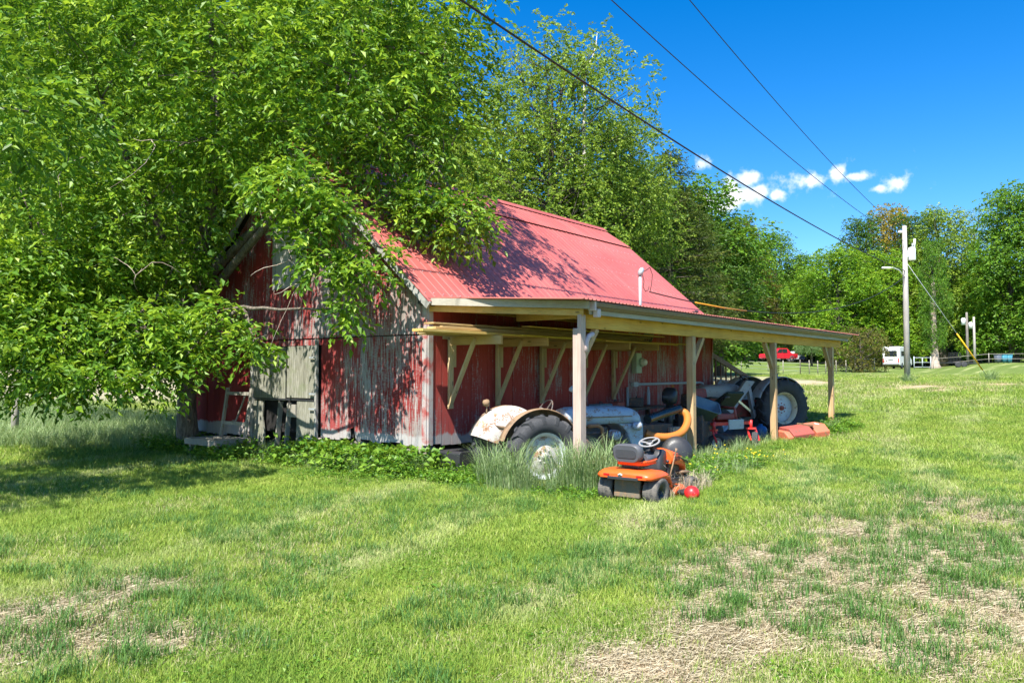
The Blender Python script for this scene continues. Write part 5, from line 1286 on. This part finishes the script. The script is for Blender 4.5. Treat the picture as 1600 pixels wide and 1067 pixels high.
# bare twigs showing pale among the leaves
mb = MB()
for (px, py, d, n) in ((455, 405, 13.0, 5), (470, 440, 12.9, 5), (210, 430, 14, 4), (100, 250, 13.6, 3), (230, 215, 13.6, 3), (380, 285, 13.6, 4)):
    x, y = plan(px, d); z = zat(py, d)
    for q in range(n):
        e = np.array([x, y, z])-o0; limb(mb, e, e+rt.normal(size=3)*np.array([.35, .35, .4])+np.array([0, 0, -.2]), .009, .003, rt, 4, .25, 5)
mb.build('bare_twigs', M_barkpale, ft)['kind'] = 'stuff'

# ---- trees for the background: a few crowns, reused at their own size and turn
def make_broad(seed, h, rad, n_clump, per_clump, leaf, mat, bark_m, base=.22, sparse=1.0, shape='round', per=5):
    """a tree of height h: trunk, limbs out to leaf clumps"""
    g = np.random.default_rng(seed); cl = []
    for k in range(n_clump):
        t = (k+.5)/n_clump; zz = h*(base+(1-base)*t)
        if shape == 'round': rr = rad*math.sqrt(max(.06, 1-((t-.42)/.62)**2))
        elif shape == 'cone': rr = rad*(1.02-t)
        else: rr = rad*(.55+.45*math.sin(math.pi*min(1, t*1.05)))
        a = k*2.39996+g.uniform(-.5, .5); q = rr*g.uniform(.35, .95)
        s = rad*g.uniform(.26, .42)*(1 if t < .8 else .75)
        cl.append((q*math.cos(a), q*math.sin(a), min(zz+g.uniform(-.3, .3), h-s*.7), s, s, s*g.uniform(.55, .8)))
    P, U = lobe_points(cl, n_clump*per_clump, g, .55)
    V, F, T = sprigs(P, U, per, leaf*2.2, leaf, g, .35, .6)
    low = np.clip((V[:, 2]/h), 0, 1)
    mb = MB(); tr = h*.022+.06
    tp = limb(mb, (0, 0, -.4), (g.uniform(-.4, .4), g.uniform(-.4, .4), h*.86), tr*1.25, .05, g, 9, .02, 8)
    for c_ in cl:
        t = min(.82, max(.12, (c_[2]-.25*math.hypot(c_[0], c_[1])-h*.06)/h/.86)); i = t*8; a = tp[int(i)]*(1-(i % 1))+tp[min(8, int(i)+1)]*(i % 1)
        limb(mb, a, c_[:3], tr*.42*(1-t)+.03, .015, g, 5, .10, 5)
        for q in range(3):
            e = np.array(c_[:3])+g.normal(size=3)*np.array(c_[3:6])*.6; limb(mb, np.array(c_[:3])*.7+a*.3, e, .03, .008, g, 4, .12, 3)
    cm = np_mesh('crown', V, F, False, {'tint': T}); cm.materials.append(mat)
    tm = mb.mesh('trunk'); tm.materials.append(bark_m)
    return tm, cm, h
def make_pine(seed, h, rad, mat, bark_m, layers=26, base=.2):
    g = np.random.default_rng(seed); mb = MB(); tp = limb(mb, (0, 0, -.4), (0, 0, h), h*.018+.08, .03, g, 8, .008, 8); Ps = []; Us = []
    for k in range(layers):
        t = k/(layers-1); z = h*(base+(1-base)*t)*.99; rr = rad*(1-t)**.75*g.uniform(.7, 1.1)+.25
        for q in range(6 if t < .8 else 4):
            a = g.uniform(0, 6.283); e = np.array([rr*math.cos(a), rr*math.sin(a), z+rr*g.uniform(-.12, .2)]); s = np.array([0, 0, z])
            limb(mb, s, e, .05*(1-t)+.012, .008, g, 4, .05, 3)
            m = int(12+26*(1-t)); u = g.random(m)[:, None]**.6
            Ps.append(s*(1-u)+e*u+g.normal(size=(m, 3))*np.array([.28, .28, .14])); Us.append(np.tile((e-s)/np.linalg.norm(e-s), (m, 1)))
    P = np.concatenate(Ps); U = np.concatenate(Us)
    V, F, T = sprigs(P, U, 6, .5, .26, g, .05, .28)
    cm = np_mesh('crown', V, F, False, {'tint': T}); cm.materials.append(mat); tm = mb.mesh('trunk'); tm.materials.append(bark_m)
    return tm, cm, h
def plant_tree(proto, x, y, label, name='tree', h=None, rz=0.0, wid=1.0, group=None, sink=0.0, mat=None, cat='tree'):
    tm, cm, h0 = proto; s = (h or h0)/h0
    r_ = thing(name, label, cat, (x, y, gzf(x, y)-sink), rz, group)
    r_.scale = (s*wid, s*wid, s)
    obj('trunk', tm, None, r_)
    c_ = obj('crown', cm, None, r_)
    if mat is not None:
        c_.material_slots[0].link = 'OBJECT'; c_.material_slots[0].material = mat
    return r_
T_oak = make_broad(31, 20.5, 6.3, 74, 112, .21, LM['oak'], M_bark2, .22, shape='tall', per=6)
T_pine = make_pine(32, 15, 4.2, LM['pine'], M_bark2)
T_a = make_broad(41, 24, 6.0, 46, 84, .40, LM['green'], M_bark2, .12, per=5)
T_b = make_broad(42, 22, 7.0, 52, 92, .42, LM['maple'], M_bark2, .10, per=5)
T_c = make_broad(43, 26, 5.2, 46, 80, .38, LM['green'], M_bark2, .15, shape='tall', per=5)
T_d = make_broad(44, 24, 4.6, 34, 34, .28, LM['bluish'], M_bark2, .45, shape='tall', per=5)
T_s = make_broad(45, 5.0, 3.0, 30, 60, .16, LM['copper'], M_bark2, .05, per=5)

def at_top(px, ptop, d):
    x, y = plan(px, d); return x, y, zat(ptop, d)-gzf(x, y)
def bt(proto, px, ptop, d, label, rz, wid=1.0, mat=None, group=None, name='tree'):
    x, y, h = at_top(px, ptop, d); return plant_tree(proto, x, y, label, name, h, rz, wid, group, mat=mat)
# behind the barn
bt(T_oak, 862, 52, 36, 'tall airy tree with yellow-green leaves right behind the barn roof', .5, .95)
bt(T_oak, 955, 165, 39, 'lower airy yellow-green tree between the tall one and the pines', 2.6, .8)
bt(T_c, 690, 200, 40, 'tall green tree behind the barn, left of the airy one', 1.0, .8, LM['oak'])
bt(T_c, 800, 190, 42, 'mid green tree low behind the barn ridge', 2.0, 1.3, LM['green'])
bt(T_pine, 1050, 235, 44, 'dark pine behind the far end of the barn', .3, 1.0)
bt(T_pine, 985, 250, 47, 'dark pine half hidden behind the airy tree', 1.7, 1.0)
bt(T_pine, 1095, 330, 52, 'smaller dark pine at the right edge of the pines behind the barn', 3.0, .9)
bt(T_a, 1010, 330, 50, 'bushy green tree below the pines behind the barn', 1.1, 1.2, LM['green'])
x, y = plan(915, 37.5)
sn = thing('dead_tree', 'bleached bare dead tree top sticking out above the airy tree', 'dead tree', (x, y, gzf(x, y)))
zt = zat(36, 37.5)-gzf(x, y); mb = MB(); g_ = np.random.default_rng(5)
mb.tube([(0, 0, -.3), (.1, 0, 5), (.1, .1, 11), (.15, .1, zt-2.2), (.25, .15, zt-1.5)], [.22, .18, .12, .08, .05], 8)
mb.build('trunk', M_snag, sn)
mb = MB(); rx = Vector((SA, -CA, 0))
mb.tube([Vector((.2, .12, zt-1.9)), Vector((.22, .12, zt-1.5))+rx*.35, Vector((.22, .12, zt-.8))+rx*.55, Vector((.22, .12, zt-.1))+rx*.62], [.06, .05, .035, .012], 6); mb.build('branch', M_snag, sn)
mb = MB(); mb.tube([Vector((.22, .12, zt-1.05))+rx*.5, Vector((.22, .12, zt-1.0))+rx*.25, Vector((.22, .12, zt-.75))+rx*.1], [.03, .02, .008], 5); mb.build('branch', M_snag, sn)
# the tree line to the right
bt(T_b, 1150, 352, 122, 'bright green tree just right of the pines, behind the lean-to', .2, .8, LM['maple'])
bt(T_pine, 1168, 345, 120, 'brownish dark pine standing above the bright green trees', .9, 1.0, LM['copper'])
bt(T_a, 1215, 362, 128, 'rounded green tree right of the brownish pine', 1.4, .85, LM['green'])
bt(T_c, 1262, 395, 126, 'mid green tree dipping low in the tree line', 2.4, 1.0, LM['green'])
bt(T_b, 1310, 385, 112, 'broad fresh green maple left of the utility pole', .6, 1.15, LM['maple'])
bt(T_b, 1378, 390, 114, 'broad fresh green maple right behind the utility pole', 2.1, 1.05, LM['maple'])
bt(T_a, 1345, 338, 122, 'dark green tree top poking above the maples', 3.0, .8, LM['deep'])
bt(T_a, 1400, 320, 126, 'amber tinged tree top above the utility pole', .3, .8, LM['amber'])
bt(T_c, 1436, 330, 120, 'tall dark green tree right of the amber one', 1.0, 1.0, LM['deep'])
bt(T_c, 1474, 322, 114, 'tall olive tree right of the utility pole', 2.2, 1.05, LM['oak'])
bt(T_d, 1525, 322, 118, 'thin grey-green tree with sky showing through', .5, 1.2)
bt(T_a, 1585, 288, 106, 'tall bright green tree at the right edge of the picture', 1.8, .95, LM['green'])
bt(T_b, 1545, 400, 110, 'lower fresh green tree beside the thin grey-green one', 4.0, .9, LM['maple'])
bt(T_b, 1650, 300, 104, 'green tree cut off by the right edge of the picture', 5.0, 1.0, LM['green'])
x, y, h = at_top(1461, 370, 100)
tr_ = plant_tree(T_c, x, y, 'tree with a bare pale peeling trunk right of the utility pole', 'tree', h, .4, .55)
mb = MB(); mb.tube([(0, 0, -.3), (.05, 0, .4), (.15, 0, 2.5), (.0, .1, 5), (.2, .1, 7.5), (.25, 0, 10), (.2, 0, 12)], [1.0, .55, .42, .38, .42, .28, .12], 9); s_ = 24/h
mb.build('lower_trunk', M_barkpale, tr_).scale = (1/(.55*h/26), 1/(.55*h/26), 26/h)
# filler of the wood behind, one mass
rf = random.Random(3)
for k in range(16):
    px = 1100+k*36+rf.uniform(-12, 12); d = rf.uniform(134, 150); pt = rf.uniform(395, 440)
    bt([T_a, T_b, T_c][k % 3], px, pt, d, 'green tree in the wood behind the front row of trees', rf.uniform(0, 6), 1.15, [LM['green'], LM['deep'], LM['green']][k % 3], 'trees of the wood behind the field')
for k in range(13):
    px = 1105+k*42+rf.uniform(-14, 14); d = rf.uniform(122, 130)
    bt(T_s, px, rf.uniform(505, 525), d, 'dark undergrowth bush below the tree line', rf.uniform(0, 6), 1.4, LM['deep'], 'bushes under the tree line', 'bush')
for k in range(12):
    px = 640+k*44; d = rf.uniform(56, 64)
    bt([T_a, T_b, T_c][k % 3], px, rf.uniform(250, 380), d, 'green tree of the wood behind the barn', rf.uniform(0, 6), 1.2, [LM['green'], LM['deep']][k % 2], 'trees of the wood behind the barn')
# hillside trees left of the barn
for k in range(14):
    px = -190+k*62+rf.uniform(-20, 20); d = rf.uniform(46, 66)
    bt([T_a, T_c, T_b][k % 3], px, rf.uniform(-120, 40), d, 'shaded tree on the slope seen through the big tree', rf.uniform(0, 6), 1.1, [LM['green'], LM['deep']][k % 2], 'trees on the slope behind the big tree')
# shrubs
x, y, h = at_top(1345, 508, 82); plant_tree(T_s, x, y, 'rounded copper-green shrub left of the white van', 'shrub', h, .8, 1.05, cat='shrub')
# weeping tree
g_ = np.random.default_rng(77); n = 2300; a = g_.uniform(0, 6.283, n); rr = 1.25*np.sqrt(g_.random(n)); zz = 4.6-.55*rr**1.6+g_.normal(0, .12, n)
P = np.stack([rr*np.cos(a), rr*np.sin(a), zz], 1); U = np.stack([np.cos(a), np.sin(a), -1.2+0*a], 1)
Vs = []
V, F, T = sprigs(P, U, 9, 1.1, .16, g_, 1.2, .3)
x, y, h = at_top(1268, 518, 96); wt = thing('weeping_tree', 'small pale weeping tree seen between the last two lean-to posts', 'tree', (x, y, gzf(x, y)))
V[:, 2] = np.maximum(V[:, 2], .1)
crown_obj('crown', V, F, T, LM['bluish'], wt); MB().tube([(0, 0, -.2), (.05, 0, 2), (0, 0, 4.4)], [.16, .12, .05], 8).build('trunk', M_bark2, wt)

# ------------------------------------------------------------------ lawn blades, weeds and tufts
def blade_clump(seed, n, spread, hmin, hmax, wid, bend=.5):
    g = np.random.default_rng(seed); V = []; F = []; H = []; T = []
    for k in range(n):
        p = g.normal(0, spread, 2); h = g.uniform(hmin, hmax); a = g.uniform(0, 6.283); b = bend*g.uniform(.2, 1.3)*h; w = wid*g.uniform(.7, 1.3)
        dx, dy = math.cos(a), math.sin(a); sx, sy = -dy*w/2, dx*w/2; i = len(V)
        V += [(p[0]-sx, p[1]-sy, -.01), (p[0]+sx, p[1]+sy, -.01), (p[0]+dx*b*.35+sx*.8, p[1]+dy*b*.35+sy*.8, h*.6), (p[0]+dx*b*.35-sx*.8, p[1]+dy*b*.35-sy*.8, h*.6),
              (p[0]+dx*b+sx*.15, p[1]+dy*b+sy*.15, h), (p[0]+dx*b-sx*.15, p[1]+dy*b-sy*.15, h)]
        F += [(i, i+1, i+2, i+3), (i+3, i+2, i+4, i+5)]; H += [0, 0, .6, .6, 1, 1]; T += [g.random()]*6
    return np_mesh('blades', np.array(V), np.array(F), False, {'h': np.array(H), 'tint': np.array(T)})
def weed_clump(seed, n, spread, hmax, leaf):
    g = np.random.default_rng(seed); P = np.stack([g.normal(0, spread, n), g.normal(0, spread, n), g.uniform(.02, hmax, n)], 1)
    fw = np.stack([g.normal(size=n), g.normal(size=n), g.normal(.1, .3, n)], 1); up = np.array([0, 0, 1.])+g.normal(size=(n, 3))*.35
    ln = leaf*g.uniform(.6, 1.3, n); V, F = leaf_quads(P, fw, up, ln, ln*.7); return np_mesh('weed', V, F, False, {'tint': np.repeat(g.random(n), 4)})
def src_collection(name, meshes, mat):
    c = bpy.data.collections.new(name)
    for i, me_ in enumerate(meshes):
        if not me_.materials: me_.materials.append(mat)
        o = bpy.data.objects.new('%s_%02d' % (name, i), me_); c.objects.link(o)
    return c
def scatter(name, pts, rot, scl, idx_, coll, extra, label):
    me_ = bpy.data.meshes.new(name); me_.vertices.add(len(pts)); me_.vertices.foreach_set('co', np.ascontiguousarray(pts, np.float32).ravel())
    def put(a, t, v, key):
        at = me_.attributes.new(a, t, 'POINT'); at.data.foreach_set(key, np.ascontiguousarray(v).ravel())
    put('rot', 'FLOAT_VECTOR', rot.astype(np.float32), 'vector'); put('scl', 'FLOAT_VECTOR', scl.astype(np.float32), 'vector'); put('pick', 'INT', idx_.astype(np.int32), 'value')
    for a, v in extra.items(): put(a, 'FLOAT', v.astype(np.float32), 'value')
    o = obj(name, me_); ng = bpy.data.node_groups.new(name, 'GeometryNodeTree')
    ng.interface.new_socket('Geometry', in_out='INPUT', socket_type='NodeSocketGeometry'); ng.interface.new_socket('Geometry', in_out='OUTPUT', socket_type='NodeSocketGeometry')
    N = ng.nodes; gi = N.new('NodeGroupInput'); go = N.new('NodeGroupOutput'); ip = N.new('GeometryNodeInstanceOnPoints'); ci = N.new('GeometryNodeCollectionInfo')
    ci.inputs['Collection'].default_value = coll; ci.inputs['Separate Children'].default_value = True; ci.inputs['Reset Children'].default_value = True
    def na(nm, t):
        n_ = N.new('GeometryNodeInputNamedAttribute'); n_.data_type = t; n_.inputs['Name'].default_value = nm; return [s for s in n_.outputs if s.enabled and s.name == 'Attribute'][0]
    lk = ng.links.new
    lk(gi.outputs[0], ip.inputs['Points']); lk(ci.outputs[0], ip.inputs['Instance']); ip.inputs['Pick Instance'].default_value = True
    lk(na('pick', 'INT'), ip.inputs['Instance Index']); lk(na('rot', 'FLOAT_VECTOR'), ip.inputs['Rotation']); lk(na('scl', 'FLOAT_VECTOR'), ip.inputs['Scale']); lk(ip.outputs[0], go.inputs[0])
    m_ = o.modifiers.new('scatter', 'NODES'); m_.node_group = ng
    o['kind'] = 'stuff'; o['label'] = label; o['category'] = 'grass'
    return o
rg = np.random.default_rng(8)
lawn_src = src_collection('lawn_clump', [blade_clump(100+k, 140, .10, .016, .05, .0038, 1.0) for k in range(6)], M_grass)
def wedge(n, d0, d1, pw=1.0, half=1.05):
    """positions over the lawn in front, evenly per area between two distances"""
    d = np.sqrt(rg.uniform(d0*d0, d1*d1, n)); r = rg.uniform(-half, half, n)*d
    return d*CA+r*SA, d*SA-r*CA
parts_ = []
for (n, d0, d1, s0) in ((12000, 1.8, 7.5, 1.0), (15500, 7.5, 14, 1.4), (13500, 14, 26, 2.1), (11500, 26, 60, 3.4)):
    x, y = wedge(n, d0, d1); parts_.append((x, y, np.full(n, s0)))
x = np.concatenate([p[0] for p in parts_]); y = np.concatenate([p[1] for p in parts_]); s = np.concatenate([p[2] for p in parts_])
dr = dryness(x, y); tn = tone_at(x, y); fl = field_at(x, y)
ok = ~((x > XG-.05) & (x < XF) & (y > Y0) & (y < Y1)) & ~((x > 10.3) & (x < 24) & (y > 6.9) & (y < Y0+.1)) & (fl < .35)
ok &= rg.random(len(x)) < np.clip(1.2-1.2*sstep(.38, .62, dr), .05, 1)
x, y, s, dr, tn = x[ok], y[ok], s[ok], dr[ok], tn[ok]
lush = fbm(x*.4+60, y*.4+11, 3); hs_ = s*(.75+.75*lush)*(1+.25*sstep(10, 18, np.hypot(x-9, y-14)*0))
n = len(x); rot = np.stack([rg.normal(0, .08, n), rg.normal(0, .08, n), rg.uniform(0, 6.283, n)], 1)
scl = np.stack([s*rg.uniform(.85, 1.2, n), s*rg.uniform(.85, 1.2, n), np.minimum(hs_, s**.6*1.25)*rg.uniform(.7, 1.25, n)], 1)
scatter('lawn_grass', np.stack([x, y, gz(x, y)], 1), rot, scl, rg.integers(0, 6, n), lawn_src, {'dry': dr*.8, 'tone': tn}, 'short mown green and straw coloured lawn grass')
# rougher tufts
tuft_src = src_collection('tuft_clump', [blade_clump(130+k, 40, .045, .05, .14, .0055, .9) for k in range(4)], M_tuft)
x, y = wedge(12500, 2.2, 17); q = fbm(x*.8+3, y*.8+8, 3)+.22*sstep(.35, .6, dryness(x, y)); ok = (q > .55) & ~((x > 9.5) & (y > 6.9)); x, y = x[ok], y[ok]; n = len(x)
scatter('grass_tufts', np.stack([x, y, gz(x, y)], 1), np.stack([0*x, 0*x, rg.uniform(0, 6.28, n)], 1), np.stack([rg.uniform(.6, 1.2, n)]*3, 1), rg.integers(0, 4, n), tuft_src, {'dry': np.full(n, .05)}, 'longer green grass tufts dotted over the lawn')
# clover and broad-leaved weeds in the lawn
cl_src = src_collection('clover_clump', [weed_clump(210+k, 46, .07, .035, .022) for k in range(3)]+[weed_clump(214, 9, .03, .03, .05)], M_weed)
x, y = wedge(13000, 2.2, 15); q = fbm(x*.6+70, y*.6+23, 3); ok = (q > .54) & (dryness(x, y) < .5) & ~((x > 9.5) & (y > 6.9)); x, y = x[ok], y[ok]; n = len(x)
scatter('clover', np.stack([x, y, gz(x, y)], 1), np.stack([0*x, 0*x, rg.uniform(0, 6.28, n)], 1), np.stack([rg.uniform(.7, 1.3, n)]*3, 1), np.where(rg.random(n) < .04, 3, rg.integers(0, 3, n)), cl_src, {'dry': 0*x}, 'clover and small broad-leaved weeds spread through the lawn')
# straw litter on the bare patches
lit = []
for k in range(4):
    g = np.random.default_rng(160+k); V = []; F = []
    for q in range(60):
        p = g.normal(0, .11, 2); a = g.uniform(0, 3.14); l_ = g.uniform(.02, .08); w = .0012; dx, dy = math.cos(a)*l_/2, math.sin(a)*l_/2; nx_, ny_ = -math.sin(a)*w, math.cos(a)*w; z0, z1 = g.uniform(.003, .02), g.uniform(.003, .03); i = len(V)
        V += [(p[0]-dx-nx_, p[1]-dy-ny_, z0), (p[0]-dx+nx_, p[1]-dy+ny_, z0+.002), (p[0]+dx+nx_, p[1]+dy+ny_, z1+.002), (p[0]+dx-nx_, p[1]+dy-ny_, z1)]; F.append((i, i+1, i+2, i+3))
    lit.append(np_mesh('straw', np.array(V), np.array(F), False, {'tint': np.repeat(g.random(60), 4)}))
lit_src = src_collection('straw_litter', lit, M_strawbl)
x, y = wedge(23000, 2.2, 13); ok = dryness(x, y)+rg.normal(0, .06, len(x)) > .36; x, y = x[ok], y[ok]; n = len(x)
scatter('straw_litter', np.stack([x, y, gz(x, y)], 1), np.stack([0*x, 0*x, rg.uniform(0, 6.28, n)], 1), np.stack([rg.uniform(.7, 1.5, n)]*3, 1), rg.integers(0, 4, n), lit_src, {'dry': 0*x}, 'dry straw lying on the bare lawn patches')
# leafy weeds along the barn and round the machines
weed_src = src_collection('weed_clump', [weed_clump(150+k, 80, .13, .20, .055) for k in range(3)]+[weed_clump(155+k, 90, .12, .11, .032) for k in range(3)], M_weed)
wp = []
def weeds(n, x0, x1, y0, y1, s0, s1, big=False):
    x = rg.uniform(x0, x1, n); y = rg.uniform(y0, y1, n); ok = fbm(x*1.3+9, y*1.3, 2) > .30; m = ok.sum()
    wp.append((x[ok], y[ok], rg.uniform(s0, s1, m), rg.integers(0, 3, m) if big else rg.integers(0, 6, m)))
weeds(240, 8.75, 9.62, 9.2, 12.8, .7, 1.5); weeds(110, 8.0, 8.9, 9.2, 12.8, .35, .8); weeds(200, 8.4, 9.6, 12.6, 17.2, .8, 1.7); weeds(120, 9.1, 9.65, 9.4, 12.6, 1.5, 2.3, True)
weeds(190, 8.7, 9.9, 7.4, 9.3, .6, 1.1); weeds(120, 7.6, 8.9, 8.4, 11.5, .3, .6)
weeds(330, 10.3, 13.8, 5.1, 6.7, .5, 1.35); weeds(260, 13.8, 23.5, 5.6, 6.5, .35, .75); weeds(90, 8.6, 10.4, 5.6, 6.6, .5, .9); weeds(110, 20.5, 23.6, 5.8, 6.8, .7, 1.4)
x = np.concatenate([p[0] for p in wp]); y = np.concatenate([p[1] for p in wp]); s = np.concatenate([p[2] for p in wp]); ii = np.concatenate([p[3] for p in wp]); n = len(x)
scatter('weeds', np.stack([x, y, gz(x, y)], 1), np.stack([0*x, 0*x, rg.uniform(0, 6.28, n)], 1), np.stack([s, s, s*rg.uniform(.8, 1.2, n)], 1), ii, weed_src, {'dry': 0*x}, 'leafy green weeds along the barn foot and round the machines')
# yellow flowers in the weeds
mb = MB()
for k in range(70):
    x_, y_ = rp.uniform(10.6, 15.5), rp.uniform(5.0, 6.4); z_ = gzf(x_, y_)+rp.uniform(.12, .3); mb.box((x_, y_, z_), (.022, .022, .012), (rp.uniform(-.5, .5), rp.uniform(-.5, .5), rp.uniform(0, 3)))
tag(mb.build('yellow_flowers', M_flower), 'small yellow flowers among the weeds right of the orange mower', 'flowers', kind='stuff')
# tall grass tufts, each a plant of its own
def tall_mesh(seed, n, spread, h0, h1):
    g = np.random.default_rng(seed); V = []; F = []; T = []
    for k in range(n):
        p = g.normal(0, spread, 2); h = g.uniform(h0, h1); a = math.atan2(p[1], p[0])+g.normal(0, .7); b = h*g.uniform(.1, .75); w = g.uniform(.006, .011); tt = g.random()
        dx, dy = math.cos(a), math.sin(a); sx, sy = -dy*w/2, dx*w/2; i = len(V); zs = (0, .4, .72, .92, .86 if g.random() < .4 else 1.0); bs = (0, .12, .4, .8, 1.15); ws = (1, .95, .75, .5, .1)
        for z_, b_, w_ in zip(zs, bs, ws): V += [(p[0]+dx*b*b_-sx*w_, p[1]+dy*b*b_-sy*w_, h*z_-.02), (p[0]+dx*b*b_+sx*w_, p[1]+dy*b*b_+sy*w_, h*z_-.02)]; T += [tt, tt]
        for q in range(4): F.append((i+2*q, i+2*q+1, i+2*q+3, i+2*q+2))
    return np_mesh('tall_grass', np.array(V), np.array(F), False, {'tint': np.array(T)})
TG = [tall_mesh(170+k, 280, .15, .35, .85) for k in range(3)]
for me_ in TG: me_.materials.append(M_tall)
for k, (px, d, s, lab) in enumerate(((775, 11.7, .9, 'tall grass tuft left of the rusty tractor wheel'), (800, 11.4, 1.0, 'tall grass tuft in front of the left half of the tractor wheel'), (828, 11.2, .55, 'low grass tuft right below the tractor wheel hub'),
        (880, 11.4, .95, 'tall grass tuft right of the tractor wheel'), (905, 11.3, 1.05, 'tall grass tuft at the foot of the pale front post'), (932, 11.3, .95, 'tall grass tuft between the pale post and the orange mower'), (762, 12.3, .7, 'small grass tuft beside the black plastic step'),
        (655, 12.9, .5, 'wispy grass tuft at the barn corner'), (420, 15.4, .55, 'dark grass tuft at the broken barn door'), (955, 11.8, 1.0, 'seed-heavy grass tuft behind the orange mower'), (860, 11.0, .45, 'short grass tuft in front of the tractor hub'))):
    x_, y_ = plan(px, d); o = obj('tall_grass', TG[k % 3], None, None, (x_, y_, gzf(x_, y_)), (0, 0, k*1.3)); o.scale = (s, s, s); tag(o, lab, 'tall grass', 'tall grass tufts along the barn')
for k, (px, d, s, lab) in enumerate(TUFTS_FAR):
    x_, y_ = plan(px, d); o = obj('tall_grass', TG[k % 3], None, None, (x_, y_, gzf(x_, y_)), (0, 0, k*1.3)); o.scale = (s*1.4, s*1.4, s); tag(o, lab, 'tall grass', 'tall grass tufts along the barn')
# rough verge left of the trunk
x = rg.uniform(0, 12, 7000); y = rg.uniform(13, 33, 7000); d = x*CA+y*SA; ok = (d > 17.2) & (d < 29) & ((x < 8.6) | (y > 17.8)); x, y = x[ok], y[ok]; n = len(x)
tall_src = src_collection('rough_clump', [tall_mesh(190+k, 40, .1, .2, .5) for k in range(3)], M_tall)
scatter('rough_grass', np.stack([x, y, gz(x, y)], 1), np.stack([0*x, 0*x, rg.uniform(0, 6.28, n)], 1), np.stack([rg.uniform(.5, 1.0, n)]*3, 1), rg.integers(0, 3, n), tall_src, {'dry': 0*x}, 'rough uncut grass along the field edge left of the barn')
# taller stems among the weeds along the barn
x = np.concatenate([rg.uniform(8.7, 9.6, 90), rg.uniform(8.6, 9.6, 60), rg.uniform(10.4, 23.6, 90), rg.uniform(10.6, 13.6, 70)]); y = np.concatenate([rg.uniform(9.2, 12.6, 90), rg.uniform(12.6, 17, 60), rg.uniform(6.2, 6.8, 90), rg.uniform(5.0, 6.6, 70)]); n = len(x)
scatter('weed_stems', np.stack([x, y, gz(x, y)], 1), np.stack([0*x, 0*x, rg.uniform(0, 6.28, n)], 1), np.stack([rg.uniform(.3, .85, n)]*3, 1), rg.integers(0, 3, n), tall_src, {'dry': 0*x}, 'thin grass stems standing among the weeds along the barn')
# dry stems under the mower
x = rg.uniform(9.4, 10.9, 60); y = rg.uniform(4.75, 5.6, 60)
dead_src = src_collection('dead_clump', [tall_mesh(196+k, 26, .06, .15, .4) for k in range(2)], M_strawbl)
for me_ in [o.data for o in dead_src.objects]: me_.materials.clear(); me_.materials.append(M_strawbl)
scatter('dead_grass', np.stack([x, y, gz(x, y)], 1), np.stack([0*x, 0*x, rg.uniform(0, 6.28, 60)], 1), np.stack([rg.uniform(.5, 1.0, 60)]*3, 1), rg.integers(0, 2, 60), dead_src, {'dry': 0*x}, 'dry dead grass stems beside the orange mower')
